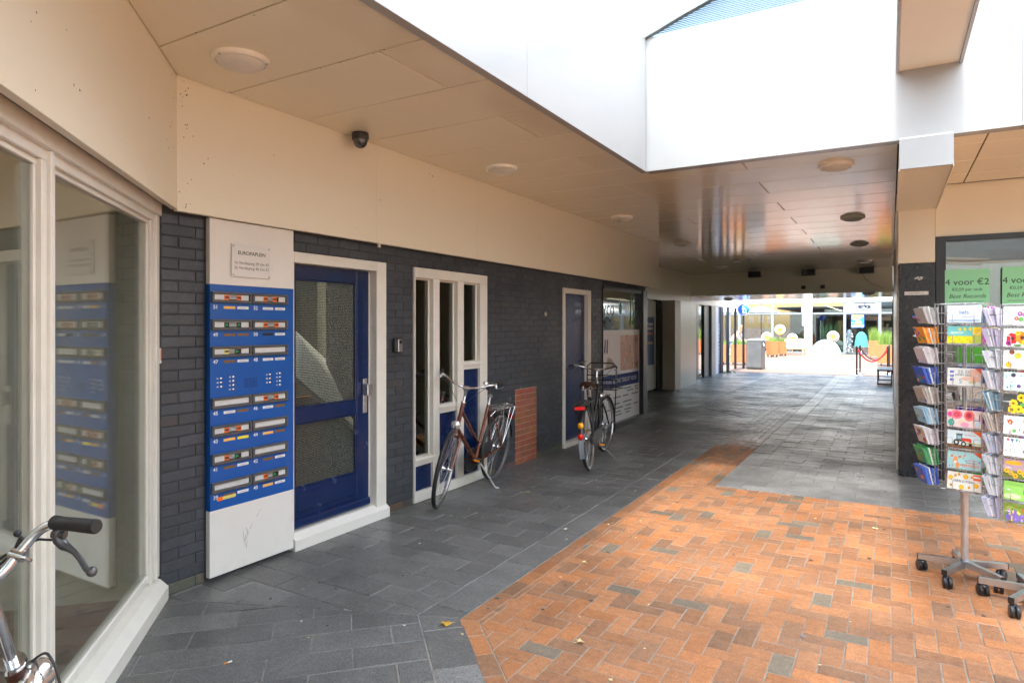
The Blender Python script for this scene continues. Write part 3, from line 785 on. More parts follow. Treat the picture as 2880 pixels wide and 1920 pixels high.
mb.build('end_pane', glass('end_glass', .04, (.52,.58,.60)), va)
for k in range(16):
    z = 4.342+k*.016
    t = (1-math.sqrt(max(0,1-(z-4.335)/.58)))/2
    WB(va).box(-2.0+6.0*t+.03, 4.0-6.0*t-.03, 5.955,5.968, z, z+.005).build('louvre', pm('louvre_grey', (.16,.20,.22), .5), va)

# ------------------------------------------------------------------ right side: low beam, column, shop front
lb = thing('beam', 'cream box beam running from the light well to the black column', 'beam', (.25,7,2.82))
WB(lb).box(.062,.412,5.93,8.068,2.822,3.07,.003).build('beam_body', CREAM, lb)
WB(lb).box(.06,.414,5.905,5.93,2.819,3.055,.002).build('end_cap', WELL, lb)
for x0, x1 in ((.056,.064),(.41,.418)): WB(lb).box(x0,x1,5.935,8.066,2.812,2.83).build('edge_trim', CREAM, lb)
co = thing('column', 'square column with scuffed black lower cladding beside the card racks', 'column', (.24,8.2,0))
WB(co).box(.072,.404,8.07,8.4,2.263,3.07,.003).build('upper_cladding', CREAM, co)
WB(co).box(.076,.404,8.062,8.4,0,2.258,.004).build('lower_cladding', COLBLACK, co)
STK = pm('torn_sticker', (.62,.62,.60), .7, var=.35, vs=90)
def ragged(x, z, w_, h, n=11, seed=0):
    r_ = random.Random(seed); pts = []
    for i in range(n):
        a = 2*math.pi*i/n; k = r_.uniform(.6,1.05); pts.append((x+math.cos(a)*w_/2*k, 8.0605, z+math.sin(a)*h/2*k))
    return pts
for (x, z, w_, h, s) in [(.262,2.10,.09,.045,1),(.245,1.57,.075,.03,2),(.25,1.50,.10,.055,3)]:
    WB(co).face(ragged(x,z,w_,h,13,s)).build('torn_sticker', STK, co)
st = WB(co); st.box(.13,.345,8.0585,8.0605,1.925,1.962); st.build('sticker_strip', STK, co); st = WB(co); put_text(st,'uitgang vrijhouden s.v.p.',.016,(.237,8.058,1.944),(1,0,0),(0,0,1)); st.build('lettering', flat(60,60,62), co)
st = WB(co); st.box(.20,.30,8.0585,8.0605,1.685,1.71); st.build('sticker', flat(60,120,200), co); WB(co).box(.205,.298,8.0575,8.058,1.682,1.692).build('sticker_band', flat(200,60,60), co)
st = WB(co); put_text(st,'MAX',.05,(.262,8.0595,2.10),(.97,0,-.2),(.2,0,.97)); st.build('lettering', flat(60,60,62), co)

sf = thing('card_shop', 'black framed card shop window behind the postcard racks', 'shop front', (1.6,8.15,0))
f_ = WB(sf); f_.box(.41,.50,8.10,8.2,0,2.53,.003); f_.box(.50,4.5,8.10,8.2,2.475,2.53,.003); f_.box(.50,4.5,8.10,8.2,.0,.10,.003); f_.box(1.9,1.98,8.10,8.2,.1,2.475,.003); f_.box(3.2,3.28,8.10,8.2,.1,2.475,.003); f_.box(4.4,4.5,8.1,8.2,.1,2.475,.003)
f_.build('frame', BLACK, sf)
WB(sf).box(.41,5.6,8.13,8.2,2.532,3.07).build('wall_panel', CREAM, sf)
for x0, x1 in ((.50,1.9),(1.98,3.2),(3.28,4.4)): WB(sf).box(x0,x1,8.15,8.156,.1,2.475).build('pane', glass('dark_shop_glass', .14, (.72,.76,.74)), sf)
it = WB(sf); it.box(.5,4.5,12.2,12.25,0,2.8); it.box(.45,.5,8.2,12.2,0,2.8); it.box(4.5,4.55,8.2,12.2,0,2.8); it.box(.5,4.5,8.2,12.2,2.75,2.8); it.build('room_lining', pm('shop_wall', (.42,.44,.42), .8), sf)
WB(sf).box(.5,4.5,8.2,12.2,0,.02).build('room_floor', pm('shop_floor', (.18,.15,.12), .5), sf)
for k in range(4):
    mb = WB(sf); zs = .3+.42*k
    mb.box(.6,4.3,10.6,10.95,zs,zs+.03); mb.build('shelf', pm('shelf_wood', (.22,.16,.1), .6), sf)
rg = random.Random(5)
for k in range(26):
    x = .62+.14*k; row = rg.randrange(4); h = rg.uniform(.15,.3)
    WB(sf).box(x,x+.11,10.62,10.75,.335+.42*row,.335+.42*row+h).build('book', flat(*[rg.randrange(40,230) for _ in range(3)]), sf)
# right flank of the passage
rw = thing('passage_wall', 'narrow cream wall along the right side of the passage', 'wall', (.06,12,0))
WB(rw).box(.06,.16,8.402,16.2,0,3.07,.002).build('wall_panel', CREAM, rw)
WB(rw).box(.05,.2,16.2,16.32,0,2.44,.003).build('post', BLACK, rw)
WB(rw).box(.06,.09,16.32,23.3,.1,2.3).build('pane', glass('flank_glass', .35, (.5,.52,.52)), rw)
WB(rw).box(.05,.15,16.32,23.3,0,.1,.003).build('plinth', BLACK, rw); WB(rw).box(.05,.15,16.32,23.3,2.3,2.44,.003).build('head_rail', BLACK, rw); WB(rw).box(.045,.15,23.3,23.4,0,2.44,.003).build('post', BLACK, rw)
WB(rw).box(.06,1.6,18.72,18.8,2.45,3.1).build('wall_panel', CREAM, rw); WB(rw).box(.3,.4,16.3,23.4,0,2.44).build('room_lining', DARK, rw)
# end beam over the far mouth and the lower ceiling beyond
eb = thing('end_beam', 'deep cream bulkhead across the far end of the passage ceiling', 'bulkhead', (-2.5,18.7,2.45))
WB(eb).box(-4.995,.058,18.7,18.8,2.455,3.074,.003).build('panel', CREAM, eb)
lc = MB().box(-5.0,.06,18.8,22.3,2.45,2.5).build('lower_ceiling', CEIL, kind='structure'); 
MB().box(-5.05,.3,18.8,22.32,2.505,2.62).build('lower_roof', RM, kind='structure')
# left flank beyond the wall: columns, doors and fascia of the next shops
lfk = thing('arcade', 'row of cream pillars, doors and glass shop fronts along the far left', 'shop front', (-5,18,0))
CR2 = pm('pillar_cream', (.52,.47,.385), .45, var=.06, vs=2, dirt=.2, dirtcol=(.3,.26,.2))
WB(lfk).box(-5.1,-4.955,11.5,18.7,2.24,3.08).build('fascia_panel', CREAM, lfk); WB(lfk).box(-5.1,-4.95,18.7,26.3,2.24,2.62).build('fascia_panel', LIGHTPANEL, lfk)
WB(lfk).box(-5.16,-3.95,11.42,11.5,0,3.08).build('return_wall', CREAM, lfk)
WB(lfk).box(-4.95,-4.63,16.0,16.5,0,2.24,.003).build('pillar', CR2, lfk); WB(lfk).box(-5.0,-4.64,16.505,18.05,0,2.235).build('white_panel', LIGHTPANEL, lfk)
dd = WB(lfk).box(-5.03,-5.0,14.2,15.62,.05,2.2).build('door_leaf', WHITE, lfk, label='white door with a blue poster between black posts')
WB(lfk).box(-5.05,-4.97,15.62,15.99,0,2.24,.003).build('black_post', BLACK, lfk)
po = WB(lfk); po.box(-5.0,-4.994,14.75,15.45,.66,1.81); po.build('poster', flat(28,74,140), dd)
for k, (z, c) in enumerate(((1.6,(235,235,240)),(1.5,(235,235,240)),(1.38,(230,140,150)),(1.15,(200,180,150)))): WB(lfk).box(-4.994,-4.992,14.85+.05*k,15.36,z,z+.07).build('poster_print', flat(*c), dd)
WB(lfk).box(-5.06,-5.03,11.6,14.2,.1,2.2).build('pane', glass('arcade_glass', .3, (.4,.42,.42)), lfk)
for (y0, y1, mt, nm_, xo) in [(18.05,18.78,'w','white_door',-.02),(18.78,19.28,'g','grey_pillar',.06),(19.28,19.68,'b','black_post',.02),(19.68,20.46,'p','pane',-.05),(20.46,21.12,'d','dark_frame',.0),(21.12,21.66,'g','grey_pillar',.07),(21.66,22.24,'w','white_panel',.03),(22.24,22.6,'u','blue_banner',.0),(22.6,23.02,'b','black_post',.02),(23.02,23.12,'w','white_frame',0),]:
    mtl = {'w': LIGHTPANEL, 'g': GREYC, 'b': BLACK, 'p': glass('arcade_mirror', .45, (.5,.53,.55)), 'd': pm('slate_frame', (.07,.085,.10), .4), 'u': flat(40,70,150)}[mt]
    o = WB(lfk).box(-5.08,-5.0+xo,y0,y1,0 if mt != 'p' else .12,2.235,.003).build(nm_, mtl, lfk)
    if nm_ == 'white_door': WB(lfk).box(-5.022,-5.016,18.2,18.62,.3,2.0).build('pane', glass('arcade_mirror'), o)
    if mt == 'u':
        tb_ = WB(lfk); put_text(tb_, 'HAIRSTYLING', .22, (-4.996,22.42,1.0), (0,0,1), (0,-1,0)); tb_.build('lettering', flat(235,238,245), o)
WB(lfk).box(-5.4,-5.3,11.5,23.1,0,2.3).build('room_lining', pm('arcade_dim', (.16,.16,.16), .8), lfk)
for x, y in ((-4.87,23.23),): tag(MB().box(x-.05,x+.05,y-.05,y+.05,0,2.24,.008).build('post', pm('grey_post', (.17,.19,.21), .4)), 'slim grey post under the far left canopy', 'post')
tag(MB().box(-5.02,-4.94,25.0,25.08,0,2.24,.006).build('post', BLACK), 'thin black post behind the grey post', 'post')
tag(MB().box(-5.1,-4.75,18.9,27.2,2.625,2.68).build('canopy', RM), 'flat roof edge over the far left shop fronts', 'canopy')
# low shops closing the open court to the right of and behind the camera
ct = thing('court_building', 'pale shop building closing the open court out of view', 'building', (11,0,0))
WB(ct).box(11,14,-12,8.1,0,4.2).build('wall', CREAM, ct); WB(ct).box(-12,14,-16,-14,0,4.2).build('wall', CREAM, ct)
for y in (-9,-6,-3,0,3): WB(ct).box(10.97,11,y,y+2.2,.4,2.4).build('pane', glass('flank_glass'), ct)
# display window at the end of the brick wall
dw = thing('display_window', 'black framed display window with a white poster of treatments', 'window', (-3.7,10,0))
f_ = WB(dw); f_.box(-3.8,-3.66,10.752,10.97,0.08,2.2,.004); f_.box(-3.8,-3.68,9.016,10.752,2.15,2.2,.003); f_.box(-3.8,-3.665,9.016,10.98,0,.085,.003); f_.box(-3.8,-3.69,9.016,9.03,.085,2.15,.002)
f_.build('frame', BLACK, dw)
WB(dw).box(-3.75,-3.74,9.03,10.752,1.538,2.15).build('upper_pane', glass('poster_glass', .28, (.12,.14,.17), .04), dw)
ps = WB(dw).box(-3.742,-3.735,9.03,10.752,.088,1.535).build('poster', pm('poster_paper', (.80,.81,.83), .22, var=.03), dw)
WB(dw).box(-3.85,-3.80,9.03,10.95,.05,2.2).build('backing', DARK, dw)
def yz(mb, y0, y1, z0, z1, x=-3.7335): mb.add([(x,y0,z0),(x,y1,z0),(x,y1,z1),(x,y0,z1)], [(0,1,2,3)])
mb = WB(dw); yz(mb, 9.031,10.72,.63,.83); mb.build('blue_band', flat(36,58,120), ps)
mb = WB(dw); put_text(mb,'U KUNT BIJ ONS TERECHT VOOR',.098,(-3.7325,9.87,.728),(0,1,0),(0,0,1)); mb.build('lettering', flat(235,238,245), ps)
mb = WB(dw); rg = random.Random(2)
for k, z in enumerate((.575,.53,.46,.40,.36,.29,.23,.18)):
    y = 9.12
    while y < 10.55:
        l_ = rg.uniform(.2,.42)
        if rg.random() < .72: yz(mb, y, min(y+l_,10.68), z, z+.022)
        y += l_+rg.uniform(.08,.2)
mb.build('text_lines', flat(120,124,130), ps)
mb = WB(dw); yz(mb, 9.85,10.70,.88,1.45); mb.build('photo_print', pm('skin_photo', (.60,.33,.22), .35, var=.4, vs=5), ps)
mb = WB(dw); mb.face([(-3.733,9.2,.93),(-3.733,9.62,.95),(-3.733,9.5,1.08),(-3.733,9.3,1.12)]); mb.build('photo_print', pm('sand_photo', (.40,.33,.25), .4, var=.4, vs=12), ps)
for y in (9.16,9.25): mb = WB(dw); mb.face([(-3.733,y,1.20),(-3.733,y+.05,1.16),(-3.733,y+.07,1.38),(-3.733,y+.03,1.40)]); mb.build('logo_stroke', flat(40,62,110), ps)
mb = WB(dw); put_text(mb,'yco',.34,(-3.738,9.36,1.86),(0,1,0),(0,0,1)); mb.build('lettering', flat(170,195,205), dw); mb = WB(dw); put_text(mb,'care',.12,(-3.738,9.55,1.67),(0,1,0),(0,0,1)); mb.build('lettering', flat(170,195,205), dw)
mb = WB(dw); mb.face([(-3.738,9.86+.06*math.sin(a)*(1 if math.cos(a) < .3 else .6), 1.86+(.08 if math.cos(a) < .0 else .13)*math.cos(a)) for a in [i*.4488 for i in range(14)]]); mb.build('drop_logo', flat(90,190,190), dw)
for (a, b_) in (((10.3,1.60),(10.34,2.13)),((10.5,1.56),(10.42,2.10)),((10.38,1.66),(10.62,1.78)),((10.4,1.62),(10.66,1.86))):
    mb = WB(dw); mb.tube([(-3.738,a[0],a[1]),(-3.738,(a[0]+b_[0])/2+.02,(a[1]+b_[1])/2),(-3.738,b_[0],b_[1])], .008, 5); mb.build('leaf_logo', flat(90,150,110), dw)
# ------------------------------------------------------------------ letterbox panel
lp_ = thing('letterbox_panel', 'blue letterbox panel with fourteen flaps between white boards beside the door', 'letterboxes', (-3.68,2.865,.05))
WB(lp_).box(-3.695,-3.655,2.537,3.193,.028,.443,.002).build('lower_board', BOARD, lp_, label='scuffed white board below the letterboxes')
WB(lp_).box(-3.695,-3.655,2.537,3.193,1.86,2.272,.002).build('upper_board', BOARD, lp_)
mb = WB(lp_)
for (y, z, l_, a) in ((2.80,.20,.06,1.3),(2.815,.23,.05,1.9),(2.79,.16,.08,1.5),(2.83,.26,.04,1.1),(2.785,.19,.07,1.7),(2.80,.14,.05,1.4),(2.73,.10,.02,.2),(2.88,.33,.03,.9),(2.90,.36,.02,.7)):
    mb.face([(-3.6545,y,z),(-3.6545,y+math.cos(a)*l_,z+math.sin(a)*l_),(-3.6545,y+math.cos(a)*l_+.0025,z+math.sin(a)*l_+.001),(-3.6545,y+.004,z)])
mb.build('scuff_marks', pm('scuff', (.30,.30,.29), .8, var=.4, vs=90), lp_, kind='stuff')
bp_ = WB(lp_).box(-3.695,-3.653,2.538,3.192,.444,1.859,.002).build('blue_panel', PANELBLUE, lp_)
ORANGE, GREEN, YEL, WHT, TAN, BRN, BLK = flat(238,110,25), flat(30,170,90), flat(222,205,110), flat(225,225,222), flat(236,180,90), flat(120,88,50), flat(22,22,24)
rows = [(1.815,'51','52','NN','N2'),(1.641,'49','50','JJ','NN'),(1.471,'47','48','YJ',''),(1.148,'45','46','','NN'),(.973,'43','44','NN',''),(.797,'41','42','NJ',''),(.621,'39','40','','NJ')]
plates = {'51':(TAN,WHT),'52':(WHT,WHT),'49':(BRN,BRN),'50':(BLK,WHT),'47':(BRN,WHT),'48':(WHT,WHT),'45':(WHT,BRN),'46':(WHT,BRN),'43':(TAN,flat(240,225,40)),'44':(TAN,BRN),'41':(BRN,WHT),'42':(BRN,WHT),'39':(BRN,WHT),'40':(TAN,WHT)}
FLAP = pm('letter_flap', (.60,.60,.585), .4, var=.06, vs=40, dirt=.3, dirtcol=(.2,.2,.19), ds=40)
def yzq(mb, y0, y1, z0, z1, x, mi=0): mb.add([(x,y0,z0),(x,y1,z0),(x,y1,z1),(x,y0,z1)], [(0,1,2,3)], mi)
for (zt, a, b_, sa, sb) in rows:
    for (num, y0, y1, stk) in ((a,2.519+.022,2.825+.008,sa),(b_,2.838,3.128+.012,sb)):
        y1 = y0+.292; z0 = zt-.069
        f_ = WB(lp_); x = -3.653
        f_.box(x,x+.02,y0,y1,zt-.015,zt,.003); f_.box(x,x+.02,y0,y1,z0,z0+.017,.003); f_.box(x,x+.02,y0,y0+.018,z0+.017,zt-.015,.003); f_.box(x,x+.02,y1-.018,y1,z0+.017,zt-.015,.003)
        fo = f_.build('letterbox', GREYP, lp_)
        WB(lp_).box(x,x+.009,y0+.0185,y1-.0185,z0+.0175,zt-.0155,.002).build('flap', FLAP, fo)
        if stk:
            s0 = y0+.09; zz = z0+.019; x2 = x+.0095
            q = WB(lp_); yzq(q, s0, s0+.125, zz, zz+.030, x2)
            for r_ in range(3): yzq(q, s0+.035, s0+.088, zz+.006+.008*r_, zz+.009+.008*r_, x2+.0004, 3)
            for (c, yo) in ((stk[0], s0), (stk[1], s0+.09 if stk[1] in 'NJ' and stk != 'YJ' and stk != 'NJ' else s0+.075)):
                mi = {'N':1,'J':2,'Y':4,'2':1}[c]
                w_ = .034
                q.add([(x2+.0006,yo,zz-.001),(x2+.0006,yo+w_,zz-.001),(x2+.0006,yo+w_,zz+.031),(x2+.0006,yo,zz+.031)], [(0,1,2,3)], 0 if c == 'J' else mi)
                put_text(q, 'JA' if c == 'J' else 'NEE', .021 if c == 'J' else .0165, (x2+.001, yo+w_/2, zz+.015), (0,1,0), (0,0,1), 2 if c == 'J' else 0, bold=.001)
            q.build('sticker', [BLK, ORANGE, GREEN, WHT, YEL], fo)
        q = WB(lp_); put_text(q, num, .034, (-3.6525, y0+.035, zt-.098), (0,1,0), (0,0,1), bold=.0006); q.build('number', WHT, lp_)
        for kk, (yo, mtl) in enumerate(((y0+.092, plates[num][0]), (y0+.192, plates[num][1]))):
            o = WB(lp_).box(-3.653,-3.6515,yo,yo+.084,zt-.107,zt-.090).build('name_plate', mtl, lp_)
            if mtl is WHT: WB(lp_).box(-3.6515,-3.6512,yo+.015,yo+.065,zt-.1005,zt-.0975).build('name_line', flat(150,150,150), o)
q = WB(lp_).box(-3.6515,-3.6505,2.585,2.72,.50,.52); q.build('sticker', [YEL], lp_); WB(lp_).box(-3.6505,-3.650,2.587,2.625,.497,.523).build('sticker', ORANGE, lp_)
for (yc, zs, nums) in ((2.612,1.268,('51','49','47')),(2.70,1.272,('45','43','41','39')),(2.985,1.268,('52','50','48')),(3.068,1.272,('46','44','42','40'))):
    for i, n_ in enumerate(nums):
        z = zs-.0265*i
        WB(lp_).lathe([(.009,-3.653),(.009,-3.649),(.006,-3.645),(0,-3.6445)], 12, (0,yc,z), 'x').build('bell_button', CHROME, lp_)
        q = WB(lp_); put_text(q, n_, .014, (-3.6525,yc-.022,z), (0,1,0), (0,0,1), bold=.0004); q.build('number', WHT, lp_)
q = WB(lp_)
for i in range(9):
    for j in range(7):
        y = 2.785+.0115*i; z = 1.255-.009*j; q.box(-3.6528,-3.6524,y,y+.0062,z-.005,z)
q.build('speaker_grille', pm('grille_dark', (.004,.012,.07), .6), lp_, kind='stuff')
sg = thing('sign', 'white plaque reading EUROPAPLEIN above the blue letterboxes', 'sign', (-3.648,2.83,2.02))
WB(sg).box(-3.648,-3.642,2.684,2.984,1.916,2.128,.001).build('plate', pm('plaque', (.70,.69,.66), .3, var=.02), sg)
for y in (2.697,2.971):
    for z in (1.929,2.115): WB(sg).lathe([(.006,-3.642),(.006,-3.639),(0,-3.638)], 10, (0,y,z), 'x').build('screw', ALU, sg)
q = WB(sg); K = flat(70,68,66)
put_text(q, 'EUROPAPLEIN', .034, (-3.6412,2.836,2.072), (0,1,0), (0,0,1), bold=.0004); q.build('lettering', K, sg)
q = WB(sg); put_text(q, '1e Verdieping 39 t/m 45', .0275, (-3.6412,2.836,2.008), (0,1,0), (0,0,1)); q.build('lettering', K, sg); q = WB(sg); put_text(q, '2e Verdieping 46 t/m 52', .0275, (-3.6412,2.836,1.976), (0,1,0), (0,0,1))
q.build('lettering', K, sg)
ks = thing('key_safe', 'black key safe with silver face on the dark bricks', 'key safe', (-3.69,4.335,1.43))
WB(ks).box(-3.699,-3.655,4.295,4.375,1.37,1.495,.010).build('body', PLASTIC, ks); WB(ks).box(-3.655,-3.645,4.318,4.372,1.376,1.485,.006).build('cover', ALU, ks)
WB(ks).box(-3.645,-3.641,4.328,4.362,1.445,1.475,.003).build('dial_window', PLASTIC, ks)
for i, (y, z) in enumerate(((4.41,1.47),(4.43,1.42),(4.45,1.47),(4.475,1.468),(4.44,1.39),(4.425,1.405))):
    pass
tag(MB().lathe([(0,-3.698),(.022,-3.698),(.03,-3.692),(.02,-3.683),(0,-3.68)], 14, (0,7.16,1.745), 'x').build('bell_push', pm('ivory', (.6,.57,.48), .5)), 'small ivory bell push on the dark bricks left of the navy door', 'bell')

# ------------------------------------------------------------------ ceiling lamps and small ceiling fittings
def ceiling_lamp(label, x, y, z=ZC):
    t = thing('ceiling_lamp', label, 'lamp', (x,y,z), group='round ceiling lamps of the passage')
    MB().lathe([(.150,.0),(.150,-.014),(.142,-.026),(.130,-.028),(.128,-.02)], 32).build('rim', pm('lamp_rim', (.86,.83,.75), .35), t)
    MB().lathe([(.128,-.020),(.118,-.036),(.09,-.052),(.05,-.062),(0,-.066)], 32).build('diffuser', pm('lamp_diffuser', (.70,.69,.63), .3, var=.05, vs=10, dirt=.3, dirtcol=(.3,.27,.22), ds=14), t)
    for a in (.6,2.7,4.8): MB().box(-.006,.006,-.006,.006,-.032,-.02,.002, ).build('clip', ALU, t).location = (.14*math.cos(a),.14*math.sin(a),0)
    return t
for lab, x, y, z in [('large round ceiling lamp above the letterbox panel, nearest of all',-3.089,2.333,ZC),('round ceiling lamp above the cream side window',-3.129,5.168,ZC),('round ceiling lamp above the navy side door',-3.137,8.317,ZC),
    ('round ceiling lamp just behind the white light well wall',-.429,6.604,ZC),('second round ceiling lamp behind the light well, in the bright reflection',-.44,9.89,ZC),('third round ceiling lamp in the row behind the light well',-.478,13.162,ZC),
    ('round ceiling lamp at the far end of the long fascia',-3.197,11.518,ZC),('round ceiling lamp near the right of the three black downlights',-.497,16.584,ZC),
    ('dim round ceiling lamp in the far left corner before the end beam',-3.6,16.4,ZC),('round lamp on the low far ceiling above the rope posts',-.487,19.23,2.45),('round lamp on the low far ceiling left of the walking sign',-4.396,21.058,2.45)]:
    ceiling_lamp(lab, x, y, z)
dc = thing('dome_camera', 'black dome camera hanging where the ceiling meets the fascia', 'camera', (-3.50,3.70,ZC))
MB().lathe([(.062,0),(.066,-.03),(.062,-.05),(.056,-.055)], 24).build('housing', PLASTIC, dc); MB().lathe([(.056,-.052),(.056,-.06),(.05,-.085),(.033,-.106),(.012,-.115),(0,-.116)], 24).build('dome', pm('smoked_dome', (.03,.03,.033), .05, coat=1), dc)
MB().lathe([(.058,-.05),(.0585,-.056),(.055,-.056)], 24).build('trim_ring', pm('dull_brass', (.2,.17,.12), .4, .8), dc)
for lab, x in (('left of three black downlights at the end beam',-3.19),('middle of three black downlights at the end beam',-1.85),('right of three black downlights at the end beam',-.51)):
    t = thing('downlight', lab, 'lamp', (x,18.6,2.98), group='black downlights at the end beam')
    MB().box(-.16,.16,-.1,.1,-.06,.09,.008).build('housing', PLASTIC, t); MB().box(-.14,.14,-.08,.08,-.072,-.061).build('lens', pm('lens_grey', (.3,.3,.3), .3), t)
for lab, u in (('small black sensor on the end beam, left of a pair',-1.98),('small black box sensor on the end beam, right of a pair',-1.52)):
    tag(MB().box(u-.05,u+.05,18.63,18.7,2.57,2.66,.008).box(u-.02,u+.02,18.6,18.63,2.59,2.63,.004).build('sensor', PLASTIC), lab, 'sensor')
t = thing('smoke_detector', 'white ring and small detector on the dark far ceiling', 'smoke detector', (-3.0,15.2,ZC)); MB().lathe([(.11,0),(.11,-.02),(.095,-.03),(0,-.03)], 20).build('base', WHITE, t); MB().sphere((.3,0,-.01),(.06,.06,.03)).build('head', WHITE, t)
# overhanging cable on the end beam
tag(MB().tube([(-.62,18.69,2.97),(-.55,18.69,2.8),(-.4,18.69,2.66),(-.15,18.69,2.55)], .006, 5).build('cable', pm('cable_tan', (.35,.3,.22), .6)), 'thin pale cable drooping across the end beam', 'cable')

# ------------------------------------------------------------------ bicycles
def bicycle(name, label, M, paint, dutch, steer=0.0, saddle=True, carrier=False):
    root = thing(name, label, 'bicycle', M=M)
    Rw = .35; RA = Vector((0,-.555,Rw)); FA = Vector((0,.575,Rw)); BB = Vector((0,-.08,.29))
    hb, ht = Vector((0,.385,.66)), Vector((0,.305,.88))
    ax = (ht-hb).normalized()
    S = Matrix.Translation(hb) @ Matrix.Rotation(steer, 4, ax) @ Matrix.Translation(-hb)
    st = Vector((0,-.27,.83)) if not dutch else Vector((0,-.27,.80))
    fr = MB()
    fr.tube([hb-ax*.03, ht+ax*.02], .019, 12); fr.tube([BB, st], .0155, 10)
    if dutch:
        fr.tube([hb+ax*.04, (0,.25,.42), (0,.08,.31), BB], .019, 10); fr.tube([ht-ax*.03, (0,.1,.66), (0,-.10,.52), BB+(st-BB)*.42], .0155, 10)
    else:
        fr.tube([hb+ax*.02, BB], .020, 10); fr.tube([ht-ax*.05, (0,.06,.60), (0,-.10,.475), BB+(st-BB)*.34], .0165, 10)
    for s_ in (-1,1):
        fr.tube([BB+Vector((s_*.03,-.02,0)), RA+Vector((s_*.06,0,0))], [.011,.009], 8); fr.tube([st-Vector((0,0,.06)), (s_*.045,-.40,.62), RA+Vector((s_*.06,0,0))], .0075, 8)
    fr.tube([BB-Vector((.035,0,0)), BB+Vector((.035,0,0))], .024, 12)
    fro = fr.build('frame', paint, root)
    fk = MB(S)
    for s_ in (-1,1): fk.tube([hb-ax*.045+Vector((s_*.012,0,0)), hb-ax*.06+Vector((s_*.052,.0,-.01)), Vector((s_*.055,.47,.5)), FA+Vector((s_*.055,0,0))], [.013,.014,.012,.009], 8)
    fk.tube([hb-ax*.05-Vector((.05,0,0)), hb-ax*.05+Vector((.05,0,0))], .017, 8)
    fk.build('fork', paint, root)
    fk = MB(S); fk.lathe([(.022,-.012),(.024,0),(.022,.012)], 14); fk = MB(S); fk.tube([ht+ax*.018, ht+ax*.032], .024, 14); fk.build('headset', CHROME, root); fk = MB(S); fk.tube([hb-ax*.045, hb-ax*.03], .025, 14); fk.build('lower_headset', CHROME, root)
    def wheel(C, Mw, nm_):
        w_ = MB(Mw)
        w_.lathe([(Rw-.038,-.012),(Rw-.022,-.014),(Rw-.020,-.006),(Rw-.020,.006),(Rw-.022,.014),(Rw-.038,.012),(Rw-.040,0),(Rw-.038,-.012)], 48, C, 'x')
        wo = w_.build('wheel', pm('rim_alu', (.60,.60,.61), .3, 1.0, var=.1), root)
        ty = MB(Mw); pr = [(Rw-.019+.018*math.cos(a), .018*math.sin(a)) for a in [i*math.pi/5 for i in range(11)]]; ty.lathe(pr, 48, C, 'x'); ty.build('tyre', RUBBER, wo)
        if True:
            tw = MB(Mw); tw.lathe([(Rw-.030,-.0155),(Rw-.016,-.0185)], 48, C, 'x'); tw.lathe([(Rw-.016,.0185),(Rw-.030,.0155)], 48, C, 'x'); tw.build('sidewall', pm('pale_sidewall', (.16,.16,.155), .6), wo)
        sp = MB(Mw)
        for i in range(32):
            a = 2*math.pi*i/32; s_ = 1 if i % 2 else -1; a2 = a + (.9 if (i//2) % 2 else -.9)
            sp.tube([(s_*.028, C[1]+.022*math.cos(a2), C[2]+.022*math.sin(a2)), (0, C[1]+(Rw-.038)*math.cos(a), C[2]+(Rw-.038)*math.sin(a))], .0013, 4, caps=False)
        sp.build('spokes', CHROME, wo, kind='stuff')
        h_ = MB(Mw); h_.lathe([(0,-.06),(.010,-.06),(.012,-.035),(.026,-.03),(.024,-.022),(.015,-.015),(.015,.015),(.024,.022),(.026,.03),(.012,.035),(.010,.06),(0,.06)], 14, C, 'x'); h_.build('hub', CHROME, wo)
        return wo
    wheel(FA, S, 'front'); wheel(RA, None, 'rear')
    def guard(C, Mw, a0, a1, mt, r=.375, wd=.026):
        g_ = MB(Mw); n = 16; vs = []; fs = []
        for i in range(n+1):
            a = a0+(a1-a0)*i/n
            for (x, dr) in ((-wd,-.012),(-wd*.6,.0),(0,.005),(wd*.6,.0),(wd,-.012)):
                vs.append((x, C[1]+(r+dr)*math.cos(a), C[2]+(r+dr)*math.sin(a)))
        for i in range(n):
            for k in range(4): fs.append((i*5+k,i*5+k+1,i*5+6+k,i*5+5+k))
        g_.add(vs, fs, 0, True); 
        e = Vector((0, C[1]+r*math.cos(a1 if C[1]<0 else a0), C[2]+r*math.sin(a1 if C[1]<0 else a0)))
        for s_ in (-1,1): g_.tube([Vector((s_*.055,C[1],C[2])), e+Vector((s_*.02,0,0))], .0025, 5)
        return g_.build('mudguard', mt, root)
    if dutch:
        guard(FA, S, R(-25), R(118), PLASTIC); g_ = guard(RA, None, R(45), R(205), PLASTIC)
        WB_ = MB(); 
        for i in range(6):
            a0, a1 = R(168+6*i), R(174+6*i)
            WB_.add([(-.027,RA.y+.383*math.cos(a0),RA.z+.383*math.sin(a0)),(.027,RA.y+.383*math.cos(a0),RA.z+.383*math.sin(a0)),(.027,RA.y+.383*math.cos(a1),RA.z+.383*math.sin(a1)),(-.027,RA.y+.383*math.cos(a1),RA.z+.383*math.sin(a1))],[(0,1,2,3)])
        WB_.build('pale_tail', pm('guard_grey', (.22,.25,.28), .4), g_)
    else:
        guard(RA, None, R(70), R(172), PLASTIC)
    # handlebar
    hbm = MB(S)
    c0 = ht+ax*.15 if not dutch else ht+ax*.17
    hbm.tube([ht, ht+ax*.10], .0125, 10)
    cl = c0+Vector((0,.05,.02)); hbm.tube([ht+ax*.09, cl], .014, 10); hbm.tube([cl-Vector((.028,0,0)), cl+Vector((.028,0,0))], .021, 12)
    ends = []
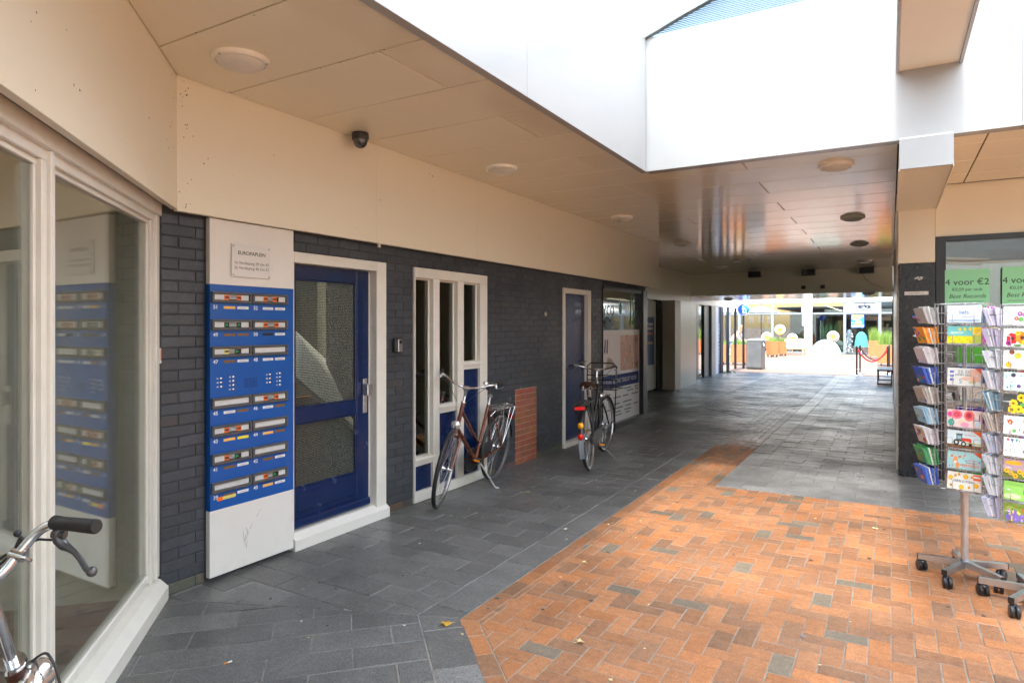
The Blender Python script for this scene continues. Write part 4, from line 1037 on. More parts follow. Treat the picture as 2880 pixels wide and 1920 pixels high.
    for s_ in (-1,1):
        if dutch: pts = [cl, cl+Vector((s_*.12,.02,.01)), cl+Vector((s_*.22,-.01,.045)), cl+Vector((s_*.27,-.10,.06)), cl+Vector((s_*.275,-.24,.055))]
        else: pts = [cl, cl+Vector((s_*.09,.015,.015)), cl+Vector((s_*.19,-.015,.055)), cl+Vector((s_*.26,-.09,.075)), cl+Vector((s_*.295,-.22,.08))]
        # smooth the bends
        P = [Vector(p) for p in pts]
        for _ in range(2):
            Q = [P[0]]
            for i in range(len(P)-1): Q += [P[i]*.75+P[i+1]*.25, P[i]*.25+P[i+1]*.75]
            Q.append(P[-1]); P = Q
        hbm.tube(P, .0112, 10); ends.append((s_, P[-1], (P[-1]-P[-3]).normalized(), P))
    hbo = hbm.build('handlebar', CHROME, root)
    for s_, e, d, P in ends:
        g_ = MB(S); g_.tube([e-d*.12, e-d*.11, e-d*.02, e], [.014,.017,.0175,.015], 12); g_.build('grip', RUBBER, hbo)
        b_ = MB(S); q0 = e-d*.15; b_.tube([q0+Vector((0,0,-.005)), q0+Vector((s_*.01,.01,-.03))], .011, 8); b_.tube([q0+Vector((s_*.01,.02,-.03)), q0+d*.06+Vector((s_*.015,0,-.045)), q0+d*.14+Vector((s_*.02,0,-.035))], [.007,.005,.006], 8)
        b_.build('brake_lever', ALU if not dutch else PLASTIC, hbo)
        c_ = MB(S); c_.tube([q0+Vector((0,.02,-.03)), q0+Vector((-s_*.06,.12,-.02)), Vector((s_*.05,cl.y+.10,cl.z-.10)), hb+Vector((s_*.015,.05,.10))], .0027, 6); c_.build('brake_cable', PLASTIC, hbo)
    if dutch:
        b_ = MB(S); b_.sphere(cl+Vector((-.20,-.02,.085)), (.032,.032,.026)); b_.build('bell', pm('black_bell', (.01,.01,.01), .12, coat=1), hbo)
    else:
        b_ = MB(S); b_.lathe([(.026,0),(.026,.012),(.018,.024),(0,.028)], 16, cl+Vector((-.17,-.01,.07))); b_.build('bell', CHROME, hbo)
        b_ = MB(S); b_.box(-.215,-.18,cl.y-.06,cl.y-.01,cl.z+.02,cl.z+.06,.006); b_.box(.20,.235,cl.y-.07,cl.y-.02,cl.z+.02,cl.z+.06,.006); b_.build('gear_shifter', PLASTIC, hbo)
    # seat post, saddle
    sp = MB(); dst = (st-BB).normalized(); top = st+dst*(.10 if saddle else .075)
    sp.tube([st-dst*.02, top], .0125, 10); sp.tube([st-dst*.012, st+dst*.012], .020, 10)
    if not saddle: sp.tube([top-Vector((.022,0,0)), top+Vector((.022,0,0))], .016, 10); sp.box(-.012,.012,top.y-.03,top.y+.03,top.z+.006,top.z+.02,.004)
    sp.build('seat_post', ALU, root)
    if saddle:
        sd = MB(); vs = []; fs = []; n = 14
        for i in range(n+1):
            t = i/n; y = top.y+.16-.27*t; hw = .018+.085*max(0,(t-.30)/.70)**.8*(1 if t < .93 else .8); zz = top.z+.055+.02*(t*t)+.012*math.cos(t*6)
            for k in range(9):
                u = -1+k/4; vs.append((hw*u, y, zz-.045*abs(u)**2.2-(.018 if i in (0,n) else 0)))
        for i in range(n):
            for k in range(8): fs.append((i*9+k,i*9+k+1,i*9+10+k,i*9+9+k))
        b0 = len(vs)
        sd.add(vs, fs, 0, True); sd.add([(v[0]*.96,v[1],v[2]-.022) for v in vs], [f[::-1] for f in fs], 0, True)
        so = sd.build('saddle', pm('brown_leather', (.075,.032,.016), .38, var=.25, vs=30, bump=.1), root)
        for s_ in (-1,1):
            sg_ = MB(); sg_.tube([(s_*.05+.016*math.cos(a), top.y-.07+.016*math.sin(a), top.z-.025+.055*a/(6.2832*4)) for a in [i*.5236 for i in range(49)]], .0028, 5); sg_.build('spring', CHROME, so)
        sg_ = MB(); sg_.tube([(-.05,top.y-.07,top.z-.02),(0,top.y,top.z-.005),(.05,top.y-.07,top.z-.02)], .004, 6); sg_.tube([(0,top.y,top.z),(0,top.y+.14,top.z+.04)], .004, 6); sg_.build('rail', CHROME, so)
    # crank, pedals, chain case
    cr = MB()
    for s_, a in ((1,R(200)),(-1,R(20))):
        e = BB+Vector((s_*.06,.165*math.cos(a),.165*math.sin(a))); cr.tube([BB+Vector((s_*.05,0,0)), e], [.011,.008], 8)
    cro = cr.build('crank', ALU, root)
    for s_, a in ((1,R(200)),(-1,R(20))):
        e = BB+Vector((s_*.105,.165*math.cos(a),.165*math.sin(a)))
        MB().box(e.x-.045,e.x+.045,e.y-.035,e.y+.035,e.z-.012,e.z+.012,.005).build('pedal', PLASTIC, cro)
        for yy in (-.0365,.0365): MB().box(e.x-.03,e.x+.03,e.y+yy-.002,e.y+yy+.002,e.z-.008,e.z+.008).build('pedal_reflector', flat(240,150,20), cro)
    cc = MB(); pr = []
    for i in range(9): a = R(-90+180*i/8); pr.append((BB.y+.115*math.cos(a), BB.z+.115*math.sin(a)))
    for i in range(9): a = R(90+180*i/8); pr.append((RA.y+.055*math.cos(a), RA.z+.055*math.sin(a)))
    cc.poly([(.034,p[0],p[1]) for p in pr], (.026,0,0)); cc.build('chain_case', PLASTIC, root)
    # rear carrier
    rc = MB(); zc = .755
    wire = .0055 if not dutch else .007
    rc.tube([(-.06,-.36,zc),(-.065,-.84,zc),(-.05,-.87,zc),(.05,-.87,zc),(.065,-.84,zc),(.06,-.36,zc)], wire, 6); rc.tube([(-.06,-.36,zc),(.06,-.36,zc)], wire, 6)
    for x in (-.022,.022): rc.tube([(x,-.36,zc),(x,-.87,zc)], wire*.8, 6)
    for y in (-.5,-.66,-.8): rc.tube([(-.063,y,zc),(.063,y,zc)], wire*.8, 6)
    for s_ in (-1,1):
        for y in (-.52,-.70,-.83): rc.tube([(s_*.063,y,zc),(s_*.068,RA.y-.01,RA.z+.03)], wire*.85, 6)
        rc.tube([(s_*.045,-.36,zc),(s_*.02,-.30,.70)], wire*.8, 6)
    if not dutch:
        rc.tube([(-.05,-.42,zc+.03),(-.045,-.80,zc+.02),(.045,-.80,zc+.02),(.05,-.42,zc+.03)], .004, 6)
    rco = rc.build('luggage_rack', CHROME if not dutch else PLASTIC, root)
    if dutch:
        MB().box(-.055,.055,-.895,-.872,zc-.05,zc-.012,.006).build('rear_reflector', flat(225,30,25,.2), rco)
        q = MB(); q.lathe([(0,-.02),(.03,-.014),(.034,0)], 16, (0,RA.y-.383*math.cos(R(30))-.004,RA.z+.383*math.sin(R(30))), 'y'); q.build('amber_reflector', flat(240,165,20,.2), rco)
        q = MB(); q.sphere((0,RA.y-.388*math.cos(R(12)),RA.z+.388*math.sin(R(12))), (.03,.02,.036)); q.build('tail_lamp', flat(215,25,20,.2), rco)
    else:
        MB().box(-.04,.04,-.89,-.87,.60,.65,.006).build('rear_reflector', flat(150,20,18,.2), rco)
    # front lamp
    fl = MB(S); lc_ = hb+Vector((0,.075,.065)); fl.lathe([(0,-.055),(.026,-.045),(.040,-.01),(.042,.015),(.036,.022),(0,.026)], 18, lc_, 'y'); fl.tube([lc_-Vector((0,.03,.02)), hb+Vector((0,.02,-.01))], .006, 6)
    fl.build('head_lamp', pm('lamp_chrome', (.7,.71,.73), .12, .9), root)
    if carrier:
        c_ = MB(S); y0 = .47; 
        c_.tube([(-.19,y0-.02,.80),(-.19,y0+.01,1.09),(-.15,y0+.02,1.13),(.15,y0+.02,1.13),(.19,y0+.01,1.09),(.19,y0-.02,.80),(.16,y0+.0,.42),(.08,FA.y,.36)], .0085, 8)
        c_.tube([(-.19,y0-.02,.80),(-.16,y0,.42),(-.08,FA.y,.36)], .0085, 8)
        for z in (.80,.86,.92,.98): c_.tube([(-.19,y0-.01,z),(.19,y0-.01,z)], .0075, 6)
        c_.tube([(-.19,y0,.80),(-.19,y0+.30,.80),(.19,y0+.30,.80),(.19,y0,.80)], .0075, 8)
        for x in (-.09,0,.09): c_.tube([(x,y0,.80),(x,y0+.30,.80)], .006, 6)
        c_.build('front_carrier', PLASTIC, root)
    # stand
    k_ = MB(); s_ = -1 if not dutch else 1
    k_.tube([BB+Vector((s_*.03,-.06,-.03)), BB+Vector((s_*(.17 if not dutch else .28),-.16,-.265 if not dutch else -.26)), BB+Vector((s_*(.20 if not dutch else .31),-.18,-.27 if not dutch else -.265))], [.009,.007,.007], 8)
    k_.build('kickstand', ALU, root)
    return root
PAINT1 = pm('copper_brown_paint', (.16,.035,.014), .22, .35, var=.25, vs=20, coat=.6)
PAINT2 = pm('black_paint', (.012,.013,.015), .25, var=.2, coat=.5)
def bikeM(x, y, rz, lean): return Matrix.Translation((x,y,0)) @ Matrix.Rotation(R(rz),4,'Z') @ Matrix.Rotation(R(lean),4,'Y')
bicycle('bicycle', 'copper brown bicycle without a saddle leaning beside the cream side window', bikeM(-3.51,5.19,187.5,-6), PAINT1, False, R(16), saddle=False)
bicycle('bicycle', 'black bicycle with brown saddle and front carrier beside the navy door', bikeM(-3.0,7.18,13.2,-4), PAINT2, True, R(-10), saddle=True, carrier=True)

# foreground bicycle: only its handlebar end, lamp and head tube reach into the picture
b3 = thing('bicycle', 'chrome handlebar and lamp of a bicycle close by the shop window', 'bicycle', (-1.72,.69,0))
def q3(*p): return Vector(p)
mb = WB(b3)
pts = [q3(-1.79,.60,.985), q3(-1.745,.645,1.015), q3(-1.722,.682,1.04), q3(-1.716,.712,1.083), q3(-1.702,.742,1.127), q3(-1.668,.764,1.146), q3(-1.63,.775,1.148), q3(-1.545,.785,1.15)]
P = pts
for _ in range(2):
    Q = [P[0]]
    for i in range(len(P)-1): Q += [P[i]*.75+P[i+1]*.25, P[i]*.25+P[i+1]*.75]
    Q.append(P[-1]); P = Q
mb.tube(P, .0112, 14)
hb3 = mb.build('handlebar', CHROME, b3)
mb = WB(b3); g0, g1 = q3(-1.672,.762,1.146), q3(-1.533,.786,1.151); d = (g1-g0)
mb.tube([g0, g0+d*.03, g0+d*.12, g0+d*.14, g0+d*.9, g0+d*.97, g1], [.013,.0165,.0165,.0150,.0165,.0165,.0135], 18); mb.build('grip', RUBBER, hb3)
mb = WB(b3)
lv = [q3(-1.664,.765,1.128), q3(-1.660,.768,1.105), q3(-1.648,.774,1.092), q3(-1.632,.777,1.088), q3(-1.610,.778,1.082), q3(-1.588,.779,1.07), q3(-1.566,.78,1.052), q3(-1.553,.78,1.049)]
mb.tube(lv, [.012,.013,.011,.008,.0065,.0062,.0065,.006], 12); mb.sphere((-1.545,.781,1.050), .0115, 14, 10); mb.tube([q3(-1.67,.76,1.12), q3(-1.645,.774,1.118)], .010, 10)
mb.build('brake_lever', pm('grey_lever', (.10,.10,.105), .35, .6, var=.2, vs=40), hb3)
mb = WB(b3); mb.tube([q3(-1.672,.762,1.105), q3(-1.70,.745,1.107), q3(-1.724,.728,1.098)], .003, 8); mb.tube([q3(-1.742,.70,1.072), q3(-1.765,.665,1.03), q3(-1.80,.62,.93)], .003, 8); mb.tube([q3(-1.748,.70,1.078), q3(-1.775,.66,1.04), q3(-1.82,.60,.95)], .003, 8); mb.build('brake_cable', PLASTIC, hb3)
mb = WB(b3); mb.tube([q3(-1.737,.708,1.062), q3(-1.731,.728,1.108)], [.010,.012], 10); mb.tube([q3(-1.735,.728,1.105), q3(-1.748,.722,1.117)], .004, 8); mb.sphere((-1.749,.722,1.119), .0085, 10, 8); mb.build('gear_shifter', PLASTIC, hb3)
mb = WB(b3); mb.tube([q3(-1.728,.702,1.083), q3(-1.704,.717,1.075)], .014, 14); mb.tube([q3(-1.705,.716,1.073), q3(-1.69,.725,1.066)], .004, 8); mb.build('clamp', CHROME, hb3)
ax = q3(.05,-.03,.235).normalized()
ht3 = q3(-1.70,.69,.85)
mb = WB(b3); u_ = q3(-.0775,.078,-.223).normalized()
mb.tube([ht3-u_*.30, ht3+u_*.0], .0125, 12); mb.tube([ht3-u_*.13+q3(0,0,0), q3(-1.79,.60,.985)], .013, 10); mb.build('stem', CHROME, b3)
mb = WB(b3); mb.tube([ht3+u_*.0, ht3+u_*.012, ht3+u_*.022], [.026,.028,.022], 18); mb.build('headset', CHROME, b3); mb = WB(b3); mb.tube([ht3+u_*.17, ht3+u_*.19], .026, 16); mb.build('lower_headset', CHROME, b3)
mb = WB(b3); mb.tube([ht3+u_*.02, ht3+u_*.18], .019, 14); mb.tube([ht3+u_*.06, q3(-1.2,.16,.33)], .017, 12); mb.tube([ht3+u_*.14, q3(-1.2,.17,.29)], .019, 12); mb.tube([q3(-1.2,.165,.29), q3(-1.04,-.02,.80)], .015, 10)
for s_ in (-1,1): mb.tube([q3(-1.2,.165,.29), q3(-.86+s_*.04,-.2+s_*.04,.35)], .010, 8)
mb.build('frame', pm('brown_frame', (.10,.03,.015), .3, .3, var=.2, coat=.5), b3)
fa3 = ht3+q3(-.07,.075,-.50); fa3.z = .35
mb = WB(b3)
for s_ in (-1,1): mb.tube([ht3+u_*.2+q3(s_*.035,s_*.035,0), fa3+q3(s_*.04,s_*.04,0)], .011, 8)
mb.build('fork', CHROME, b3)
for C in (fa3, q3(-.86,-.2,.35)):
    Mw = Matrix.Translation(C) @ Matrix.Rotation(R(45),4,'Z')
    w_ = MB(b3.matrix_basis.inverted() @ Mw); w_.lathe([(.312,-.012),(.328,-.014),(.330,0),(.328,.014),(.312,.012),(.310,0),(.312,-.012)], 40, (0,0,0), 'x'); wo = w_.build('wheel', COL.objects['wheel'].data.materials[0], b3)
    w_ = MB(b3.matrix_basis.inverted() @ Mw); w_.lathe([(.331+.018*math.cos(a), .018*math.sin(a)) for a in [i*math.pi/5 for i in range(11)]], 40, (0,0,0), 'x'); w_.build('tyre', RUBBER, wo)
    w_ = MB(b3.matrix_basis.inverted() @ Mw)
    for i in range(28): a = 2*math.pi*i/28; w_.tube([(.025*(1 if i%2 else -1),.02*math.cos(a+.8),.02*math.sin(a+.8)),(0,.312*math.cos(a),.312*math.sin(a))], .0013, 4, caps=False)
    w_.tube([(-.05,0,0),(.05,0,0)], .016, 10); w_.build('spokes', CHROME, wo, kind='stuff')
Ml = Matrix.Translation((-1.700,.742,.795)) @ Matrix.Rotation(R(45),4,'Z') @ Matrix.Rotation(R(8),4,'X')
mb = MB(b3.matrix_basis.inverted() @ Ml); mb.lathe([(0,-.065),(.018,-.056),(.030,-.034),(.036,-.005),(.037,.010),(.033,.017),(0,.022)], 26, (0,0,0), 'y'); mb.build('head_lamp', pm('lamp_chrome', (.7,.71,.73), .12, .9), b3)
mb = WB(b3); mb.tube([q3(-1.715+.055*math.sin(a*1.57)+.03*a, .73+.03*a, .82+.035*math.sin(a*3.0)-.13*max(0,a-.45)**1.3) for a in [i/12 for i in range(15)]], .003, 8); mb.build('lamp_cable', PLASTIC, b3)
mb = WB(b3); mb.box(-1.10,-.98,-.08,.04,.86,.93,.03); mb.tube([q3(-1.04,-.02,.78), q3(-1.04,-.02,.87)], .012, 8); mb.build('saddle', RUBBER, b3)
# ------------------------------------------------------------------ postcard racks
def star_base(root, r=.27, rot=0):
    hub = MB(); hub.tube([(0,0,.075),(0,0,.12)], .03, 16)
    hub.build('hub', ALU, root)
    for i in range(5):
        a = rot+2*math.pi*i/5; d = Vector((math.cos(a),math.sin(a),0)); n = Vector((-d.y,d.x,0))
        lg = MB(); p0, p1 = d*.02, d*r
        vs = []
        for p, zt, zb, w_ in ((p0,.122,.082,.016),(p1,.108,.076,.014)): vs += [p+n*w_+Vector((0,0,zb)), p-n*w_+Vector((0,0,zb)), p-n*w_+Vector((0,0,zt)), p+n*w_+Vector((0,0,zt))]
        lg.add(vs, [(3,2,1,0),(4,5,6,7),(0,1,5,4),(1,2,6,5),(2,3,7,6),(3,0,4,7)])
        lo = lg.build('leg', ALU, root)
        cp = MB(); p2 = p1+d*.006
        vs = []
        for p in (p1, p2): vs += [p+n*.015+Vector((0,0,.075)), p-n*.015+Vector((0,0,.075)), p-n*.015+Vector((0,0,.109)), p+n*.015+Vector((0,0,.109))]
        cp.add(vs, [(3,2,1,0),(4,5,6,7),(0,1,5,4),(1,2,6,5),(2,3,7,6),(3,0,4,7)]); cp.build('end_cap', PLASTIC, lo)
        cs = MB(); c = d*(r-.025); tt = Vector((math.cos(a*2.3+1),math.sin(a*2.3+1),0)); ax_ = Vector((-tt.y,tt.x,0)); cc = c+tt*.018
        for s_ in (-.014,.014):
            o_ = cc+ax_*s_+Vector((0,0,.034))
            cs.tube([o_-ax_*.011, o_-ax_*.009, o_+ax_*.009, o_+ax_*.011], [.028,.034,.034,.028], 18)
        cs.tube([c+Vector((0,0,.06)), c+Vector((0,0,.085))], .008, 10); cs.tube([cc-ax_*.02+Vector((0,0,.034)), cc+ax_*.02+Vector((0,0,.034))], .009, 8)
        cs.sphere((c.x,c.y,.058), (.022,.022,.016), 10, 6)
        cs.build('caster', PLASTIC, lo)
def card_print(mb, mats, items):
    """items: (shape, x, y, w, h, rgb) on a card of unit size 2 x 1 (x -1..1, y -.5...5)"""
    z = .0008
    for it in items:
        sh, x, y, w_, h, c = it[:6]
        mt = flat(*c)
        if mt not in mats: mats.append(mt)
        mi = mats.index(mt); z += .00006
        if sh == 'r': mb.add([(x-w_/2,y-h/2,z),(x+w_/2,y-h/2,z),(x+w_/2,y+h/2,z),(x-w_/2,y+h/2,z)], [(0,1,2,3)], mi)
        elif sh == 'o': mb.add([(x+w_/2*math.cos(a),y+h/2*math.sin(a),z) for a in [i*math.pi/7 for i in range(14)]], [tuple(range(14))], mi)
        elif sh == 'f':   # flower: petals round a heart
            for k in range(7):
                a = 2*math.pi*k/7; px_, py_ = x+w_*.3*math.cos(a), y+h*.3*math.sin(a)
                mb.add([(px_+w_*.22*math.cos(b_),py_+h*.22*math.sin(b_),z) for b_ in [i*math.pi/4 for i in range(8)]], [tuple(range(8))], mi)
            mt2 = flat(*(it[6] if len(it) > 6 else (90,50,20)))
            if mt2 not in mats: mats.append(mt2)
            mb.add([(x+w_*.16*math.cos(b_),y+h*.16*math.sin(b_),z+.00005) for b_ in [i*math.pi/4 for i in range(8)]], [tuple(range(8))], mats.index(mt2))
        elif sh == 't': mb.add([(x-w_/2,y-h/2,z),(x+w_/2,y-h/2,z),(x,y+h/2,z)], [(0,1,2)], mi)
        elif sh == 'q': mb.add([(x+w_/2,y+h/2,z),(x-w_/2,y+h/2,z),(x+w_/2,y-h/2,z)], [(0,1,2)], mi)
        elif sh == 'T':
            vs, fs = text_geo(it[6], h, bold=.002); mb.add([(x+v[0]*w_,y+v[1],z) for v in vs], fs, mi)
def greeting_card(label, M, w_, h, base, items, name='greeting_card', group='greeting cards in the wire racks'):
    t = thing(name, label, 'greeting card', group=group, M=M)
    MB().box(-w_/2,w_/2,-h/2,h/2,-.006,0,.0008).build('card', flat(*base, .35), t)
    mb = MB(); mats = []; card_print(mb, mats, items)
    mb.v = [(v[0]*w_/2, v[1]*h, v[2]) for v in mb.v]
    if mb.v: mb.build('print', mats, t)
    return t
rg = random.Random(12)
def scatter(n, cols, s, shape='o', x0=-.9, x1=.9, y0=-.42, y1=.42):
    return [(shape, rg.uniform(x0,x1), rg.uniform(y0,y1), s*rg.uniform(.6,1.2), s*2*rg.uniform(.5,.9)*.55*1.8, rg.choice(cols)) for _ in range(n)]
TXT = (60,90,140)
rack1 = [
 ('white card with blue handwritten greeting and wavy lines', (232,240,248), [('T',0,.1,1.1,.34,(70,120,190),'liefs'),('T',.25,-.16,1,.15,(150,160,190),'gefeliciteerd'),('r',0,-.33,1.8,.03,(120,170,210)),('r',0,-.40,1.8,.03,(120,170,210)),('r',-.2,.36,1.2,.02,(170,190,220))]),
 ('yellow and turquoise card with rows of lemons', (120,200,195), [('r',-.25,-.27,1.5,.42,(240,220,30))]+[('o',-.9+.16*i,-.14-.12*(i%3),.14,.11,(215,195,10)) for i in range(9)]+[('o',-.25+.3*i,.33,.16,.2,(245,215,50)) for i in range(3)]+[('r',.75,.2,.5,.5,(245,210,40)),('o',.75,.22,.34,.3,(225,180,20)),('r',.75,-.28,.5,.4,(190,205,90)),('T',-.4,.12,1,.16,(250,250,220),'PROFICIAT')]),
 None,
 ('cream card with money notes and the number 5', (226,226,218), [('r',.65,.1,.6,.7,(225,175,150)),('r',-.72,.28,.24,.12,(90,110,200)),('r',-.72,.05,.24,.12,(90,110,200)),('r',-.72,-.18,.24,.12,(90,110,200)),('T',0,.27,1.3,.26,(130,140,150),'25 50'),('T',-.05,.1,1.1,.14,(60,60,70),'ZWART GELD'),('T',-.2,-.27,1.2,.36,(120,150,160),'5'),('o',.1,-.1,.5,.2,(225,180,160)),('q',.8,.35,.4,.3,(215,90,60)),('r',.5,-.3,.4,.14,(200,190,150))]),
 None,
 ('card with large pink roses and green leaves', (240,215,210), [('o',-.45,.22,.75,.55,(235,130,150)),('o',-.42,.22,.45,.34,(220,80,100)),('o',.3,.18,.62,.62,(240,120,120)),('o',.28,.2,.36,.36,(215,60,80)),('o',.28,.22,.16,.16,(180,40,60)),('o',-.1,-.2,.5,.3,(245,205,170)),('o',.05,-.33,.5,.28,(240,160,190)),('o',-.75,-.25,.4,.4,(70,180,160)),('o',-.85,.2,.25,.35,(225,70,140)),('o',.8,-.25,.3,.4,(200,220,230)),('r',.9,.1,.06,.4,(170,30,60)),('T',.72,-.05,1,.12,(90,90,140),'hoera')]),
 ('card with a red tractor on a ploughed field', (215,232,236), [('r',0,-.4,2,.2,(120,85,55)),('r',.55,-.2,.9,.08,(190,190,110)),('r',.1,.0,.55,.18,(220,70,40)),('r',-.28,.08,.34,.38,(70,90,95)),('r',-.28,.12,.24,.2,(150,190,200)),('r',-.28,.3,.42,.05,(60,50,50)),('o',-.45,-.18,.36,.36,(40,38,38)),('o',-.45,-.18,.16,.16,(220,220,210)),('o',-.02,-.25,.3,.32,(40,38,38)),('o',-.02,-.25,.14,.15,(230,225,215)),('o',.38,-.28,.2,.2,(45,40,40)),('r',.36,-.05,.16,.2,(215,65,40)),('q',.75,.35,.5,.3,(235,100,50)),('T',.35,.28,1,.1,(200,120,130),'hiep hiep hoera')]),
 ('pale blue card with a small deer and red lettering', (170,215,218), [('o',-.5,.0,.28,.42,(225,150,90)),('o',-.5,-.14,.18,.2,(245,225,205)),('o',-.72,.2,.2,.14,(215,140,85)),('o',-.25,.2,.2,.14,(215,140,85)),('o',-.38,-.3,.24,.34,(225,150,90)),('T',.45,.05,1,.12,(200,80,100),'van harte'),('T',.45,-.1,1,.12,(200,80,100),'gefeliciteerd'),('T',.35,-.28,1.1,.2,(225,110,70),'FEESTBEEST'),('q',.78,.35,.44,.3,(235,90,50))]+scatter(10,[(240,120,90),(250,220,110),(90,90,160)],.06)),
 ('white card full of yellow smileys at the bottom of the rack', (240,240,234), [('T',0,.0,1.1,.17,(70,80,130),'GEFELICITEERD')]+[('o',x,y,.3,.28,(240,190,40)) for x,y in ((-.8,.15),(.1,.28),(-.15,-.33),(.72,-.15))]+[('o',x,y,.16,.15,(230,170,30)) for x,y in ((-.75,-.28),(.3,-.3),(.45,.3),(-.3,.38),(-.5,.3))]+[('r',.75,.3,.45,.34,(240,120,80)),('r',.75,.32,.4,.1,(250,240,230))]+scatter(12,[(60,60,60),(240,150,60)],.04)),
]
rack2 = [
 ('white card with a wild flower bouquet and purple spine', (240,240,238), [('f',.0,.05,.3,.3,(220,100,140),(250,220,120)),('f',-.25,.1,.26,.28,(150,80,170),(240,200,80)),('f',.2,.15,.26,.26,(235,150,60),(120,60,30)),('o',-.2,-.2,.25,.25,(90,160,80)),('o',.35,-.12,.4,.3,(240,180,60)),('f',-.4,-.15,.22,.22,(200,70,90),(250,230,160)),('o',-.05,.3,.14,.12,(230,120,110)),('r',.86,0,.14,1,(175,90,190)),('o',.05,-.3,.3,.16,(120,170,90))]),
 ('white card with red and orange gerberas', (244,240,238), [('f',-.6,-.05,.55,.62,(215,40,50),(80,20,20)),('f',-.15,-.0,.62,.7,(240,140,30),(80,40,10)),('f',-.75,-.3,.3,.3,(190,60,150),(60,20,40)),('f',.2,.2,.34,.34,(220,50,110),(90,20,40)),('f',.05,-.28,.42,.42,(245,190,40),(120,70,10)),('f',.55,.34,.34,.32,(210,50,80),(70,20,20)),('f',.48,-.2,.34,.34,(230,110,150),(90,30,40)),('f',-.35,.25,.26,.24,(245,205,70),(120,80,20)),('o',-.35,-.42,.4,.12,(60,120,60)),('r',.8,-.05,.42,.7,(225,232,228))]),
 ('white card with orange balls and magenta spine', (246,242,232), [('o',-.35,.2,.34,.34,(240,180,60)),('o',.4,.32,.4,.36,(240,185,70)),('o',.35,-.1,.42,.42,(238,170,50)),('o',-.75,-.3,.34,.3,(240,180,60)),('o',-.62,.4,.26,.26,(120,70,50)),('r',.84,0,.16,1,(205,70,170))]+scatter(16,[(240,150,60),(220,90,60),(250,210,120)],.07)),
 ('mint card with the word JARIG and purple spine', (205,232,226), [('T',.1,.05,1.2,.28,(160,180,190),'JARIG'),('o',-.55,.34,.22,.24,(70,60,90)),('o',-.3,-.25,.2,.2,(90,70,130)),('r',.88,0,.14,1,(185,160,215))]+scatter(14,[(120,200,200),(240,190,190),(110,110,160)],.08)),
 ('grey card with a bunch of yellow sunflowers and yellow spine', (70,74,72), [('f',x,y,.4,.42,(245,205,40),(120,80,20)) for x,y in ((-.2,.32),(-.55,.0),(.3,.28),(.05,.05),(-.3,-.3),(.25,-.22),(.55,-.05),(.05,-.38),(-.6,-.35))]+[('o',-.1,-.05,.3,.2,(70,150,70)),('r',.88,0,.16,1,(240,180,30))]),
 ('white card with small flowers, pots and a lime stripe', (236,240,240), [('f',-.7,.15,.26,.3,(220,60,50),(250,220,120)),('o',-.5,-.3,.2,.2,(90,170,90)),('o',.0,-.33,.24,.24,(230,110,60)),('r',.5,-.33,.22,.26,(220,60,140)),('f',.0,.22,.24,.24,(240,160,60),(120,60,30)),('f',.5,.3,.26,.24,(240,130,50),(120,60,30)),('r',.86,0,.12,.8,(170,205,50))]+scatter(18,[(220,80,60),(90,140,200),(240,150,60),(180,60,120)],.08)),
 ('white card with balloons, presents and bunting', (238,244,244), [('o',.25,.25,.26,.3,(70,130,190)),('r',.7,.2,.36,.36,(120,190,120)),('r',.7,.2,.08,.36,(220,80,90)),('r',.4,-.3,.34,.2,(80,180,180)),('o',-.05,-.2,.18,.18,(90,100,180)),('t',-.8,.35,.16,-.2,(220,80,110)),('t',-.6,.33,.16,-.2,(80,110,180)),('t',-.4,.35,.16,-.2,(70,170,150))]+scatter(16,[(220,80,60),(60,60,70),(90,140,200)],.06)),
 ('card with a brown horse behind sunflowers', (165,140,150), [('r',0,-.3,2,.4,(95,105,40)),('o',-.55,.32,.8,.22,(245,165,40)),('o',.35,.12,.34,.3,(110,70,40)),('o',.52,.02,.2,.2,(105,65,40)),('t',.28,.3,.08,.12,(100,60,35)),('r',.92,0,.1,1,(230,200,205))]+[('f',-.85+.2*i,-.12-.12*(i%3),.24,.26,(245,180,40),(80,45,15)) for i in range(9)]),
 ('green card with a grey tabby kitten and yellow spine', (140,195,95), [('o',.15,.0,.52,.6,(105,105,100)),('o',.15,.2,.4,.34,(125,122,116)),('t',.02,.4,.12,.14,(110,108,102)),('t',.3,.4,.12,.14,(110,108,102)),('o',.08,.22,.06,.08,(40,50,40)),('o',.24,.22,.06,.08,(40,50,40)),('o',-.6,-.3,.8,.3,(195,220,160)),('r',.85,-.05,.14,.9,(240,190,20)),('o',.15,-.2,.3,.2,(130,130,125))]),
 ('card with a brown and white puppy among violets', (120,140,60), [('o',-.5,-.2,.9,.6,(120,100,170)),('o',-.7,.2,.4,.3,(150,160,70)),('o',.2,-.25,.34,.5,(240,238,232)),('o',.15,.22,.42,.42,(235,230,225)),('o',-.05,.2,.22,.34,(185,95,45)),('o',.36,.2,.22,.34,(185,95,45)),('o',.15,.14,.16,.14,(245,240,235)),('o',.15,.13,.07,.07,(30,25,25)),('o',.06,.24,.05,.06,(40,25,20)),('o',.24,.24,.05,.06,(40,25,20)),('r',.85,0,.2,1,(200,170,205))]+scatter(22,[(125,95,190),(150,120,210),(240,210,80),(90,130,60)],.1,x0=-.9,x1=-.1,y0=-.45,y1=.2)),
]
